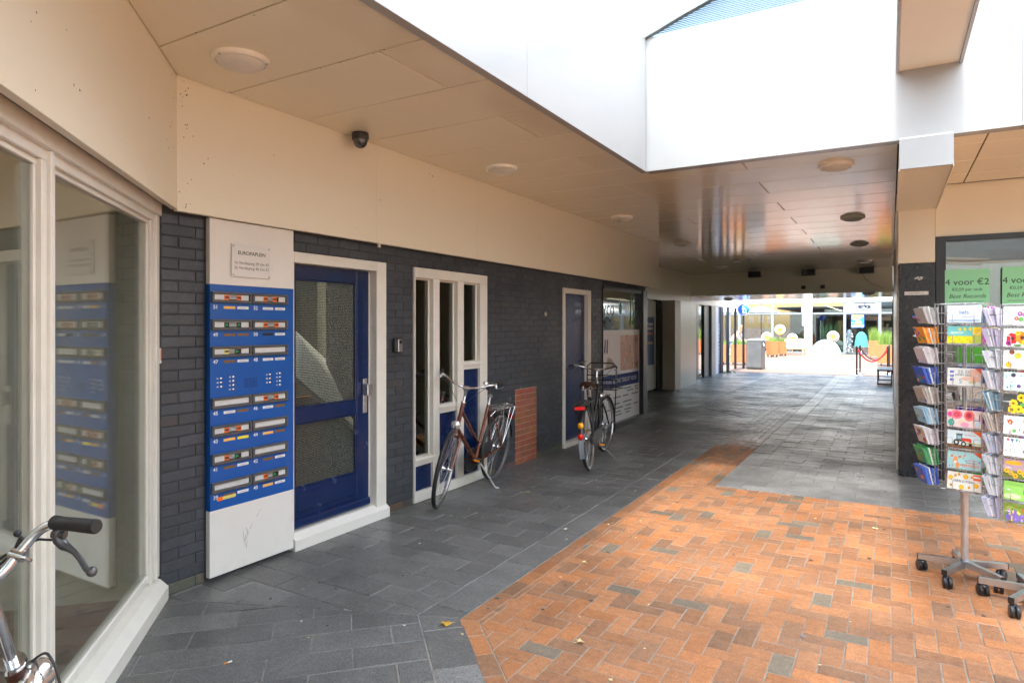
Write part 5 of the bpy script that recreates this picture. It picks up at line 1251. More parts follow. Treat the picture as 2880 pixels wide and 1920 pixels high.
def wire_rack(name, label, x, y, rz, rows, ztop, pitch, cw, ch, cards, side, legs_rot, zbase, which, off=.035, ang=38, sp=.0085):
    M = Matrix.Translation((x,y,0)) @ Matrix.Rotation(R(rz),4,'Z')
    root = thing(name, label, 'card rack', M=M)
    star_base(root, .25, legs_rot)
    MB().tube([(0,0,.1),(0,0,zbase-.01)], .021, 18).build('pole', ALU, root)
    MB().tube([(0,0,zbase-.03),(0,0,zbase)], .03, 16).tube([(0,0,zbase),(0,0,ztop+.025)], .012, 10).build('spindle', ALU, root)
    hw = cw/2+.012; hd = .125
    for a in range(4):
        Rm = Matrix.Rotation(a*math.pi/2,4,'Z') @ Matrix.Translation((off,0,0))
        w_ = MB(Rm); k = hd if a % 2 == 0 else hw; h_ = hw if a % 2 == 0 else hd
        k = hd
        for xx in (-hw, -hw*.36, hw*.36, hw): w_.tube([(xx,-k,zbase),(xx,-k,ztop+.02)], .0024 if abs(xx) > hw*.9 else .0019, 6)
        for r_ in range(rows):
            zb = ztop-pitch*r_-ch
            w_.tube([(-hw,-k-.002,zb-.006),(hw,-k-.002,zb-.006)], .002, 5)
            # pocket: bottom tray and front hoop
            w_.tube([(-hw*.92,-k,zb-.004),(-hw*.92,-k-.045,zb-.002),(hw*.92,-k-.045,zb-.002),(hw*.92,-k,zb-.004)], .0019, 5)
            w_.tube([(-hw,-k,zb+ch*.62),(-hw*.98,-k-.052,zb+ch*.62),(-hw*.60,-k-.054,zb+ch*.62),(-hw*.55,-k-.052,zb+ch*.56),(-hw*.55,-k-.045,zb-.002)], .0019, 5)
            w_.tube([(hw,-k,zb+ch*.62),(hw*.98,-k-.052,zb+ch*.62),(hw*.60,-k-.054,zb+ch*.62),(hw*.55,-k-.052,zb+ch*.56),(hw*.55,-k-.045,zb-.002)], .0019, 5)
        w_.build('wire_frame', WIRE, root)
    tp = MB(); 
    for z in (zbase+.005, ztop+.015): tp.tube([(-hw,-hd,z),(hw,-hd,z)], .003, 6); tp.tube([(-hw,hd,z),(hw,hd,z)], .003, 6); tp.tube([(-hd,-hw,z),(-hd,hw,z)], .003, 6); tp.tube([(hd,-hw,z),(hd,hw,z)], .003, 6); tp.tube([(-hw,0,z),(hw,0,z)], .003, 6); tp.tube([(0,-hw,z),(0,hw,z)], .003, 6)
    tp.build('ring_frame', WIRE, root)
    for r_ in range(rows):
        zb = ztop-pitch*r_-ch
        if cards[r_]:
            Mc = M @ Matrix.Translation((off,-hd-.030,zb+ch/2+.003)) @ Matrix.Rotation(R(90-6),4,'X') 
            greeting_card(cards[r_][0], Mc, cw, ch, cards[r_][1], cards[r_][2])
        # side pockets: card stacks seen edge on
        if side[r_]:
            base, lab = side[r_]
            n = 8
            mb = MB(); mats = [flat(*base), flat(*[min(255,int(c*.8+40)) for c in base]), flat(228,228,224), flat(*[max(0,int(c*.7)) for c in base])]
            mb.M = Matrix.Translation((-hd-.005,-hd*.45,zb)) @ Matrix.Rotation(R(ang),4,'Z') @ Matrix.Translation((0,.03,0))
            for k in range(n):
                xo = -.008-sp*k; lean = .012+.003*k; hh = ch*rg.uniform(.9,1.02); y0 = -cw*.40+rg.uniform(-.006,.006)
                mi = (0,3,1,0,2,0,1,0)[k]
                mb.add([(xo,y0,0),(xo,y0+cw*.8,0),(xo-lean,y0+cw*.8,hh),(xo-lean,y0,hh),(xo-.0075*min(1,sp/.0085),y0,0),(xo-.0075*min(1,sp/.0085),y0+cw*.8,0),(xo-lean-.0075*min(1,sp/.0085),y0+cw*.8,hh),(xo-lean-.0075*min(1,sp/.0085),y0,hh)], [(0,1,2,3),(7,6,5,4),(0,3,7,4),(1,5,6,2),(3,2,6,7),(0,4,5,1)], mi)
            xo = -.008-sp*7-.0075*min(1,sp/.0085)-.0004; le = .012+.003*7
            for d_ in range(9):
                yc, zc_ = rg.uniform(-cw*.34,cw*.34), rg.uniform(.015,ch-.02); s_ = rg.uniform(.008,.02); xx = xo-le*zc_/ch-.0006
                mt_ = flat(*rg.choice(((200,60,70),(60,110,180),(240,180,60),(90,160,90),(150,90,170),tuple(base))))
                if mt_ not in mats: mats.append(mt_)
                mb.add([(xx-le/ch*s_*math.sin(a),yc+s_*math.cos(a),zc_+s_*.8*math.sin(a)) for a in [6.2832-i*.7854 for i in range(8)]], [tuple(range(8))], mats.index(mt_))
            o = mb.build('card_stack', mats); o.matrix_world = M
            tag(o, lab, 'card stack', 'card stacks in the side pockets')
    # opposite and right side: a few filled pockets seen through the wires
    for r_ in range(rows):
        zb = ztop-pitch*r_-ch
        for a, on in ((1, rg.random() < .7), (2, rg.random() < .75)):
            if not on: continue
            mb = MB(); c1 = flat(rg.choice((220,150,90,60,230)),rg.choice((60,120,180,90)),rg.choice((60,90,140,190))); c2 = flat(230,230,225)
            for k in range(4): mb.box(-cw/2+.005,cw/2-.005,-hd-.012-.009*k,-hd-.018-.009*k,zb,zb+ch*(.97-.02*k),mi=k % 2)
            o = mb.build('card_stack', [c1, c2]); o.matrix_world = M @ Matrix.Rotation(a*math.pi/2,4,'Z')
            tag(o, ('stack of cards at the back of the %s rack' if a == 2 else 'stack of cards on the right side of the %s rack') % which + ', %s tier from the top' % ORD[r_], 'card stack', 'card stacks in the side pockets')
    return root
ORD = ['first','second','third','fourth','fifth','sixth','seventh','eighth','ninth','tenth','eleventh']
sideA = [((170,165,160),'stack of grey and pink cards in the top left pocket'),((240,150,50),'stack of orange cards in the second left pocket'),((215,205,205),'stack of white and red cards in the third left pocket'),((60,95,190),'stack of blue rimmed cards in the fourth left pocket'),((180,170,160),'stack of patterned cards in the fifth left pocket'),((150,190,215),'stack of pale blue cards in the sixth left pocket'),((205,200,205),'stack of pale cards with red tops in the seventh left pocket'),((70,160,95),'stack of green cards in the eighth left pocket'),((60,100,200),'single blue folder in the lowest left pocket')]
sideB = [((205,200,225),'lilac envelopes beside the wild flower bouquet card'),((190,180,205),'purple envelopes beside the gerbera card'),((215,218,228),'pale envelopes beside the orange ball card'),((195,195,210),'grey lilac envelopes beside the JARIG card'),((130,165,185),'blue grey envelopes beside the sunflower bunch card'),((190,175,165),'tan envelopes beside the flower pot card'),((180,185,205),'pale blue envelopes beside the balloon card'),((200,205,215),'white envelopes beside the horse card'),((205,210,220),'white envelopes beside the kitten card'),((190,190,215),'lilac envelopes beside the puppy card')]
wire_rack('card_rack', 'revolving wire rack of greeting cards on five castors, nearer the column', .405, 4.98, -18.3, 9, 1.722, .128, .176, .106, rack1, sideA, R(188), .575, 'left')
wire_rack('card_rack', 'revolving wire rack of greeting cards cut by the picture edge', .70, 4.68, -20, 10, 1.705, .1224, .20, .103, rack2, sideB, R(188), .49, 'right', .0, 2, .006)

def offer_poster(label, x0, x1, z0, z1):
    t = thing('poster', label, 'poster', (x0,8.092,z0), group='green offer posters in the card shop window')
    W = x1-x0; Hh = z1-z0
    m, nt, N, L, b = nm('poster_green')
    b.inputs['Base Color'].default_value = (.27,.72,.40,1); b.inputs['Roughness'].default_value = .4
    MB().box(0,W,0,.004,0,Hh).build('sheet', m, t)
    mb = MB(); X, Z = (1,0,0), (0,0,1)
    put_text(mb,'4 voor €2',.090,(W*.5,-.001,Hh*.70),X,Z); put_text(mb,'€0,59 per stuk',.043,(W*.5,-.001,Hh*.53),X,Z); put_text(mb,'Best Records',.058,(W*.5,-.001,Hh*.37),X,Z,shear=.3)
    mb.add([(W*.12,-.001,Hh*.245),(W*.88,-.001,Hh*.245),(W*.88,-.001,Hh*.252),(W*.12,-.001,Hh*.252)],[(0,1,2,3)])
    mb.build('lettering', flat(22,48,34), t)
offer_poster('green 4 voor €2 poster nearest the black column', .49, .868, 1.74, 2.178)
offer_poster('green 4 voor €2 poster at the right picture edge', .968, 1.345, 1.74, 2.187)

# ------------------------------------------------------------------ the square beyond
# pedestrian sign
sp = thing('traffic_sign', 'round blue pedestrian sign with walking adult and child on a dark pole', 'sign', (-4.76,25.39,0))
MB().tube([(0,0,0),(0,0,2.45)], .045, 14).build('pole', pm('dark_pole', (.02,.022,.028), .4), sp)
mb = MB(); mb.lathe([(0,-.062),(.215,-.062),(.22,-.055),(.22,-.045),(0,-.045)], 36, (.02,0,2.205), 'y'); mb.build('disc', flat(20,100,205,.3), sp)
mb = MB(); mb.lathe([(.205,-.0635),(.221,-.0635),(.221,-.06),(.205,-.06)], 36, (.02,0,2.205), 'y'); mb.build('rim', flat(215,225,240,.3), sp)
mb = MB()
def P2(pts, r): 
    mb.tube([(p[0]+.02,-.066,p[1]+2.205) for p in pts], r, 6)
mb.lathe([(0,-.067),(.022,-.067)], 12, (-.015,0,2.335), 'y'); P2([(-.02,.09),(-.02,-.02)], .024); P2([(-.02,-.02),(-.055,-.15)], .013); P2([(-.015,-.02),(.015,-.15)], .013); P2([(-.03,.09),(-.075,.0)], .009); P2([(-.01,.09),(.045,.0),(.07,-.02)], .009)
mb.lathe([(0,-.067),(.016,-.067)], 12, (.095,0,2.20), 'y'); P2([(.075,-.03),(.075,-.09)], .015); P2([(.075,-.09),(.055,-.155)], .009); P2([(.078,-.09),(.10,-.155)], .009)
mb.build('pictogram', flat(240,245,250,.3), sp)
# litter bin
bn = thing('litter_bin', 'tall grey metal litter bin standing on the sunny square', 'litter bin', (-4.33,25.45,0), R(-4))
BINM = pm('bin_grey', (.085,.09,.095), .38, .4, var=.15, vs=4)
MB().box(-.28,.28,-.26,.26,.03,1.06,.015).build('body', BINM, bn); MB().box(-.26,.26,-.265,-.26,.08,1.0,.002).build('door', pm('bin_door', (.10,.107,.112), .45, .2, var=.2, vs=3), bn)
mb = MB()
for i in range(8):
    a0, a1 = math.pi*i/8, math.pi*(i+1)/8
    mb.add([(-.29*math.cos(a0),-.27,1.06+.07*math.sin(a0)),(-.29*math.cos(a1),-.27,1.06+.07*math.sin(a1)),(-.29*math.cos(a1),.27,1.06+.07*math.sin(a1)),(-.29*math.cos(a0),.27,1.06+.07*math.sin(a0))],[(0,1,2,3)])
    mb.add([(-.29*math.cos(a0),-.27,1.06+.07*math.sin(a0)),(-.29*math.cos(a1),-.27,1.06+.07*math.sin(a1)),(-.29*math.cos(a1),-.27,1.05),(-.29*math.cos(a0),-.27,1.05)],[(3,2,1,0)])
mb.build('lid', pm('bin_lid', (.30,.33,.36), .4, .4), bn); MB().box(.28,.285,-.16,.16,.80,.98,.004).build('slot', PLASTIC, bn); MB().box(-.27,.27,-.25,.25,0,.03).build('plinth', PLASTIC, bn)
mb = MB(); mb.tube([(.29,-.18,.85),(.34,-.18,.88),(.34,-.12,.92),(.29,-.12,.95)], .012, 6); mb.build('handle', CHROME, bn)
# planters with grass
CORT = pm('corten', (.32,.10,.03), .7, var=.15, vs=6); GRASS = pm('grass_blade', (.13,.22,.035), .6, var=.3, vs=3)
def planter(label, x, y, rz, wx, wy, h, gh, seed):
    t = thing('planter', label, 'planter', (x,y,0), R(rz), group='rust brown planters with grass on the square')
    bd = MB()
    for (a,b_,c,d_) in ((-wx/2,wx/2,-wy/2,-wy/2+.03),(-wx/2,wx/2,wy/2-.03,wy/2),(-wx/2,-wx/2+.03,-wy/2+.03,wy/2-.03),(wx/2-.03,wx/2,-wy/2+.03,wy/2-.03)): bd.box(a,b_,c,d_,.10,h,.004)
    bd.box(-wx/2+.03,wx/2-.03,-wy/2+.03,wy/2-.03,.10,.13); bd.build('box', CORT, t)
    MB().box(-wx/2+.03,wx/2-.03,-wy/2+.03,wy/2-.03,.2,h-.05).build('soil', pm('soil', (.03,.022,.015), .95), t)
    for sx in (-1,1):
        for sy in (-1,1): MB().tube([(sx*wx*.36-.015,sy*wy*.36,.05),(sx*wx*.36+.015,sy*wy*.36,.05)], .05, 12).build('wheel', PLASTIC, t)
    r_ = random.Random(seed); g_ = MB()
    for k in range(int(420*wx*wy/.25)):
        bx, by = r_.uniform(-wx/2+.04,wx/2-.04), r_.uniform(-wy/2+.04,wy/2-.04); a = r_.uniform(0,6.28); l_ = gh*r_.uniform(.5,1.1); ln = r_.uniform(.05,.45)*l_
        dx, dy = math.cos(a), math.sin(a); w_ = .006
        p0 = Vector((bx,by,h-.06)); p1 = p0+Vector((dx*ln*.4,dy*ln*.4,l_*.6)); p2 = p0+Vector((dx*ln,dy*ln,l_)); s_ = Vector((-dy*w_,dx*w_,0))
        g_.add([p0-s_,p0+s_,p1+s_*.7,p1-s_*.7,p2], [(0,1,2,3),(3,2,4)])
    g_.build('grass', GRASS, t, kind='stuff')
planter('rust planter with grass right behind the grey litter bin', -5.28,35.8,42,.42,.42,.80,.32,1)
planter('second rust planter behind the bin, half hidden by the first', -5.05,37.3,40,.40,.40,.76,.30,2)
planter('tall rust planter with grass between rope and shop door', -.68,36.9,0,.5,.5,.86,.75,3)
planter('large rust planter with long grass behind the right rope post', .02,30.3,0,.95,.8,.84,.62,4)
planter('shaded brown planter between the sign pole and the grey post', -5.36,27.9,0,.66,.6,.83,.28,5)
planter('shaded brown planter left of the grey post', -6.2,27.9,0,.66,.6,.83,.25,6)
# bench with white cushions
bs = thing('bench', 'low wooden bench with a white cushion against the far shop window', 'bench', (-4.65,39.2,0))
WOODP = pm('bench_wood', (.42,.26,.13), .6, var=.2)
for x in (-.5,.5):
    for y in (-.3,.3): MB().box(x-.035,x+.035,y-.035,y+.035,0,.36,.005).build('leg', WOODP, bs)
MB().box(-.55,.55,-.34,.34,.30,.36,.005).build('seat_frame', WOODP, bs); MB().box(-.54,.54,-.35,.2,.365,.5,.05).build('seat_cushion', pm('white_cloth', (.78,.77,.74), .8), bs); MB().box(-.54,.0,.15,.33,.42,.84,.06).build('back_cushion', pm('white_cloth', 0), bs); MB().box(.005,.54,.15,.33,.42,.84,.06).build('back_cushion', pm('white_cloth', 0), bs)
# play tent
tt = thing('play_tent', 'pale mint pop up play tent on the square before the far shop', 'tent', (-3.03,39.0,0))
mb = MB(); n = 14
for i in range(n):
    a0, a1 = math.pi*i/n, math.pi*(i+1)/n
    for k in range(4):
        y0, y1 = -.5+.25*k, -.25+.25*k; s0, s1 = math.sqrt(max(0,1-(y0/.55)**2*.6)), math.sqrt(max(0,1-(y1/.55)**2*.6))
        mb.add([(-.76*math.cos(a0)*s0,y0,.86*math.sin(a0)*s0),(-.76*math.cos(a1)*s0,y0,.86*math.sin(a1)*s0),(-.76*math.cos(a1)*s1,y1,.86*math.sin(a1)*s1),(-.76*math.cos(a0)*s1,y1,.86*math.sin(a0)*s1)], [(0,1,2,3)], 0, True)
mb.add([(-.76*.714*math.cos(a),-.5,.86*.714*math.sin(a)) for a in [math.pi*i/n for i in range(n+1)]], [tuple(range(n+1))])
mb.build('canopy', pm('mint_cloth', (.24,.36,.33), .7, var=.1, vs=3), tt)
q = MB(); q.add([(-.02,-.506,.28),(-.16,-.506,.28),(-.05,-.506,.5)],[(0,1,2)]); q.add([(-.45,-.506,.12),(.4,-.506,.12),(.4,-.506,.16),(-.45,-.506,.16)],[(0,1,2,3)]); q.build('print', flat(90,150,150), tt)
q = MB(); q.tube([(-.76*math.cos(a)*.72,-.5,.86*math.sin(a)*.72) for a in [math.pi*i/n for i in range(n+1)]], .012, 6); q.build('hoop', pm('hoop_teal', (.2,.4,.4), .6), tt)
# rope posts and ropes
pts_ = [(-.93,23.55,'rope post at the left front of the red rope'),(-.88,24.75,'rope post just behind the left front one'),(-.07,23.85,'rope post at the right front of the red rope'),(-.03,25.1,'rope post behind the right front one, by the planter')]
for x, y, lab in pts_:
    t = thing('rope_post', 'black and chrome '+lab, 'rope post', (x,y,0), group='black rope posts by the passage mouth')
    MB().lathe([(0,.0),(.155,.0),(.155,.012),(.12,.03),(.04,.045),(0,.045)], 24).build('base', CHROME, t); MB().tube([(0,0,.04),(0,0,.86)], .026, 14).build('pole', pm('bronze_post', (.05,.04,.035), .3, .7), t)
    MB().lathe([(.026,.86),(.04,.865),(.04,.90),(.028,.91),(.036,.935),(.02,.96),(0,.965)], 16).build('knob', pm('post_top', (.03,.03,.035), .25, .6), t)
for a, b_, lab, cl in ((0,2,'bright red rope hanging between the two front posts',(.62,.015,.02)),(1,3,'dark rope hanging between the two rear posts',(.07,.012,.012))):
    A, B = pts_[a], pts_[b_]
    mb = MB(); P = []
    for i in range(15):
        t = i/14; P.append((A[0]+(B[0]-A[0])*t, A[1]+(B[1]-A[1])*t, .88-.42*(1-(2*t-1)**2)))
    o = mb.tube(P, .024, 10).build('rope', pm('rope_%d' % a, cl, .8)); tag(o, lab, 'rope')
# bench table at right
st = thing('side_bench', 'low black framed bench with grey top along the right flank', 'bench', (-.14,21.2,0))
MB().box(-.18,.19,-.8,.8,.36,.40,.004).build('top', pm('bench_grey', (.16,.18,.20), .5), st)
for y in (-.79,.79):
    mb = MB(); mb.box(-.17,-.145,y-.012,y+.012,0,.36); mb.box(.155,.18,y-.012,y+.012,0,.36); mb.box(-.145,.155,y-.012,y+.012,0,.025); mb.box(-.145,.155,y-.012,y+.012,.12,.135); mb.build('leg_frame', BLACK, st)

# far shop building
fs_ = thing('shop_building', 'far glass fronted shop with erka sign across the square', 'building', (-3,41.5,0))
SLATE = pm('slate_metal', (.16,.20,.25), .4, .2)
WB(fs_).box(-14,4,41.4,41.9,3.02,6.2).build('upper_wall', pm('far_wall', (.75,.74,.70), .7), fs_)
f_ = WB(fs_)
for x in (-9.9,-8.0,-6.1,-2.24,-.5,1.2,2.9): f_.box(x-.07,x+.07,41.42,41.56,0,3.0)
f_.box(-14,4,41.40,41.58,2.93,3.03); f_.box(-14,4,41.43,41.56,2.27,2.36); f_.box(-14,4,41.43,41.6,0,.09)
f_.build('frame', SLATE, fs_)
WB(fs_).box(-4.33,-3.93,41.25,41.6,0,3.02).build('pillar', pm('far_white', (.80,.79,.77), .6), fs_); WB(fs_).box(-4.45,-4.24,41.2,41.25,1.6,2.6).build('grey_panel', GREYC, fs_); WB(fs_).box(-4.5,-4.33,41.3,41.42,2.3,3.0).build('dark_panel', SLATE, fs_)
for x0, x1 in ((-14,-9.97),(-9.83,-8.07),(-7.93,-6.17),(-6.03,-4.33),(-3.93,-2.31),(-2.17,-.57),(-.43,1.13),(1.27,2.83)):
    WB(fs_).box(x0,x1,41.48,41.49,.09,2.27).build('pane', glass('far_glass', .10, (.75,.8,.8)), fs_)
    WB(fs_).box(x0,x1,41.48,41.49,2.36,2.93).build('pane', glass('far_glass_top', .16, (.6,.66,.66)), fs_)
it = WB(fs_); it.box(-14,4,47,47.1,0,3); it.box(-14,4,41.6,47,2.95,3.0); it.box(-14,4,41.6,47,0,.05); it.box(4,4.1,41.5,47,0,3); it.build('room_lining', pm('far_room', (.12,.11,.10), .8), fs_)
rg = random.Random(21)
for k in range(34):
    x = -7.8+.29*k; z = rg.choice((.05,.55,1.05)); h = rg.uniform(.25,.5)
    if -4.4 < x < -3.9: continue
    WB(fs_).box(x,x+rg.uniform(.12,.26),43.2,43.5,z,z+h).build('shelf_goods', flat(rg.randrange(60,200),rg.randrange(60,170),rg.randrange(50,160)), fs_)
for z in (.5,1.0,1.5): WB(fs_).box(-7.9,2.5,43.15,43.55,z,z+.04).build('shelf', pm('shelf_dark', (.10,.07,.05), .7), fs_)
sgn = WB(fs_).box(-2.17,-.57,41.44,41.475,2.365,2.93).build('sign_panel', pm('sign_white', (.42,.47,.55), .4), fs_)
mb = WB(fs_); put_text(mb,'erka',.36,(-1.26,41.435,2.70),(1,0,0),(0,0,1),bold=.02)
mb.build('lettering', flat(16,26,52), sgn)
mb = WB(fs_); P = []
for i in range(32):
    a = 2*math.pi*i/32; P.append((-1.26+.42*(1 if math.cos(a) > 0 else -1)+.20*math.cos(a), 41.432, 2.69+.19*math.sin(a)))
mb.tube(P, .018, 4, closed=True); mb.build('sign_outline', flat(16,26,52), sgn)
for x in (-1.80,-.72): MB_ = WB(fs_); MB_.lathe([(0,41.432),(.025,41.432)], 8, (x,0,2.69), 'y'); MB_.build('sign_dot', flat(40,62,105), sgn)
mb = WB(fs_); mb.add([(-1.7,41.433,2.44),(-.8,41.433,2.44),(-.8,41.433,2.47),(-1.7,41.433,2.47)],[(0,1,2,3)]); mb.build('small_print', flat(120,140,170), sgn)
mb = WB(fs_)
for i in range(11): mb.sphere((-3.35+.085*i, 42.4, 2.83-.035*i), .022, 8, 5)
mb.build('light_string', pm('warm_bulb', (1,.8,.5), .5, var=0, emis=((1,.72,.35), 6)), fs_)
# poster in the shop door
t = thing('poster', 'blue and yellow offer poster hanging in the far shop door', 'poster', (-1.6,41.38,1.85))
WB(t).box(-1.91,-1.27,41.37,41.38,1.50,2.21).build('sheet', flat(25,110,200), t)
mb = WB(t)
for (x0,x1,z0,z1) in ((-1.87,-1.31,2.12,2.20),(-1.87,-1.40,2.02,2.10),(-1.82,-1.5,1.94,2.0)): mb.add([(x0,41.368,z0),(x1,41.368,z0),(x1,41.368,z1),(x0,41.368,z1)],[(0,1,2,3)])
mb.lathe([(0,41.366),(.15,41.366)], 18, (-1.55,0,1.77), 'y'); mb.build('yellow_print', flat(240,220,40), t)
mb = WB(t)
for (x0,x1,z0,z1) in ((-1.90,-1.28,1.62,1.64),(-1.90,-1.28,1.55,1.57),(-1.90,-1.72,1.75,1.77)): mb.add([(x0,41.367,z0),(x1,41.367,z0),(x1,41.367,z1),(x0,41.367,z1)],[(0,1,2,3)])
put_text(mb,'2 HALEN',.08,(-1.55,41.364,1.80),(1,0,0),(0,0,1)); mb.build('white_print', flat(215,235,250), t)
for lab, x, z, c in (('left of three blue posters in the far left shop window',-7.35,1.98,(40,150,200)),('middle of three blue posters in the far left shop window',-6.78,2.05,(40,150,210)),('right of three blue posters in the far left shop window',-6.28,1.98,(60,160,205))):
    t = thing('poster', lab, 'poster', (x,41.6,z), group='blue hanging posters in the far shop'); MB().box(-.15,.15,0,.01,-.22,.22).build('sheet', flat(*c), t); MB().box(-.12,.12,-.003,-.001,-.18,.02).build('print', flat(70,110,190), t)
# round boards
for lab, x, z, y, r_, s_ in (('round yellow and white board in the window above the bench',-5.66,1.36,41.3,.31,1),('round orange board partly hidden behind the bin and planter',-6.40,.92,41.3,.30,2),('round orange board standing behind the bench cushions',-4.98,.85,41.3,.30,3),('round pink board leaning behind the play tent',-2.83,.98,41.3,.32,4)):
    t = thing('round_board', lab, 'display board', (x,y,z), group='round display boards in front of the far shop')
    MB().lathe([(0,0),(r_,0),(r_,.02),(0,.02)], 30, (0,0,0), 'y').build('board', flat(205,195,175), t)
    MB().lathe([(r_*.70,-.003),(r_*.84,-.003)], 30, (0,0,0), 'y').build('ring', flat(*((215,140,10) if s_ == 1 else (180,60,50))), t)
    q = MB(); q.face([(r_*.5*math.cos(a)*(1+.25*math.sin(3*a)),-.004,r_*.42*math.sin(a)) for a in [i*.4488 for i in range(14)]]); q.build('print', flat(*((190,170,40) if s_ == 1 else (210,110,40))), t)
    MB().tube([(0,.03,-z+.0),(0,.03,r_*.2)], .012, 6).build('stake', WOODP, t)
# leafy plants in the shop window
LEAF = pm('plant_leaf', (.07,.26,.06), .45, var=.25, vs=3)
def big_plant(lab, x, y, h, n, seed):
    t = thing('potted_plant', lab, 'plant', (x,y,.05), group='leafy plants in the far shop window'); r_ = random.Random(seed)
    MB().lathe([(.09,0),(.12,.24),(.10,.24),(.09,.2),(0,.2)], 14).build('pot', flat(200,195,185), t)
    for k in range(n):
        a = r_.uniform(-.5,.5)+(0 if k % 2 else math.pi); l_ = h*r_.uniform(.7,1); sp_ = r_.uniform(.12,.32); dx = math.cos(a)
        mb = MB(); w_ = .10; vs = []; fs = []
        for i in range(7):
            u = i/6; z = .2+l_*u; xx = dx*sp_*u*u; ww = w_*math.sin(math.pi*min(1,max(.02,(u-.25)/.75))) if u > .25 else .008
            vs += [(xx-ww*(.9),-.02*u,z),(xx,-.05*u,z-.01),(xx+ww*.9,-.02*u,z)]
        for i in range(6): fs += [(i*3,i*3+1,i*3+4,i*3+3),(i*3+1,i*3+2,i*3+5,i*3+4)]
        mb.add(vs, fs, 0, True); mb.build('leaf', LEAF, t)
big_plant('tall banana leaf plant left of the round yellow board', -6.35,41.75,1.7,5,1)
big_plant('broad leaf plant behind the play tent, left of two', -3.35,41.75,1.7,5,2)
big_plant('broad leaf plant beside the wicker figure, right of two', -2.85,41.75,1.65,5,3)
# straw figure, dotted item, coat, mannequins
t = thing('wicker_figure', 'tall straw coloured wicker column in the far shop window', 'decoration', (-2.45,41.9,0)); MB().lathe([(.12,0),(.10,.3),(.15,.8),(.2,1.3),(.24,1.75),(.2,1.9)], 14).build('weave', pm('straw', (.45,.32,.14), .8, var=.4, vs=30), t); MB().lathe([(.14,.4),(.16,.44),(.14,.48)], 14).build('band', flat(120,80,40), t)
t = thing('draped_cloth', 'white dotted dark cloth standing in the far shop doorway', 'cloth', (-2.0,41.3,0)); MB().lathe([(.17,0),(.16,.5),(.14,1.1),(.1,1.35),(0,1.4)], 12).build('cloth', pm('dotted_dark', (.04,.06,.075), .7), t)
rg = random.Random(4); q = MB()
for k in range(40): a = rg.uniform(math.pi,2*math.pi); q.sphere((.17*math.cos(a),.17*math.sin(a),rg.uniform(.05,1.2)), .02, 6, 4)
q.build('dots', flat(220,225,225), t, kind='stuff')
t = thing('teal_coat', 'teal coat hanging on a stand before the far shop', 'coat', (-1.4,41.2,0)); MB().lathe([(.05,0),(.02,.04),(.02,.4)], 10).build('stand', CHROME, t)
mb = MB(); mb.lathe([(.36,.42),(.33,.7),(.26,1.05),(.14,1.22),(.06,1.27),(0,1.27)], 16); o = mb.build('coat', pm('teal_cloth', (.03,.20,.19), .8, var=.3, vs=8), t); o.scale = (1,.6,1)
q = MB(); q.tube([(0,-.2,.5),(-.02,-.16,1.0),(-.05,-.07,1.24)], .012, 6); q.tube([(.10,-.19,.5),(.06,-.15,1.0),(.03,-.07,1.24)], .012, 6); q.build('lapel', flat(15,70,70), t)

def figure(name, label, cat, M, J, E, parts, group=None):
    """one continuous body grown round joints J {name:(x,y,z,r)} along the edges E; parts: (name, joints, mat) clothing shells"""
    t = thing(name, label, cat, M=M, group=group)
    def skin(keys, edges, grow, mt, nm_):
        me = bpy.data.meshes.new(nm_); ids = {k:i for i,k in enumerate(keys)}
        me.from_pydata([J[k][:3] for k in keys], [(ids[a],ids[b_]) for a,b_ in edges if a in ids and b_ in ids], [])
        o = bpy.data.objects.new(nm_, me); COL.objects.link(o)
        md = o.modifiers.new('skin', 'SKIN'); md.use_smooth_shade = True
        for k in keys: 
            sv = me.skin_vertices[0].data[ids[k]]; r_ = J[k][3]+grow; sv.radius = (r_, r_*(.78 if k in ('chest','belly','pelvis') else 1)); sv.use_root = (k == keys[0])
        s2 = o.modifiers.new('sub', 'SUBSURF'); s2.levels = 1; s2.render_levels = 1
        dg = bpy.context.evaluated_depsgraph_get(); dg.update()
        me2 = bpy.data.meshes.new_from_object(o.evaluated_get(dg)); bpy.data.objects.remove(o)
        me2.materials.clear(); me2.materials.append(mt)
        for p in me2.polygons: p.use_smooth = True
        b_ = bpy.data.objects.new(nm_, me2); COL.objects.link(b_); b_.parent = t
        return b_
    body = skin(list(J), E, 0, SKIN, 'body')
    for nm_, keys, g_, mt in parts: skin(keys, E, g_, mt, nm_)
    return t
SKIN = pm('skin', (.50,.29,.20), .5, var=.06)
EDG = [('pelvis','belly'),('belly','chest'),('chest','neck'),('neck','head'),('head','crown'),('chest','shL'),('shL','elL'),('elL','haL'),('haL','fiL'),('chest','shR'),('shR','elR'),('elR','haR'),('haR','fiR'),('pelvis','hiL'),('hiL','knL'),('knL','anL'),('anL','toL'),('pelvis','hiR'),('hiR','knR'),('knR','anR'),('anR','toR')]
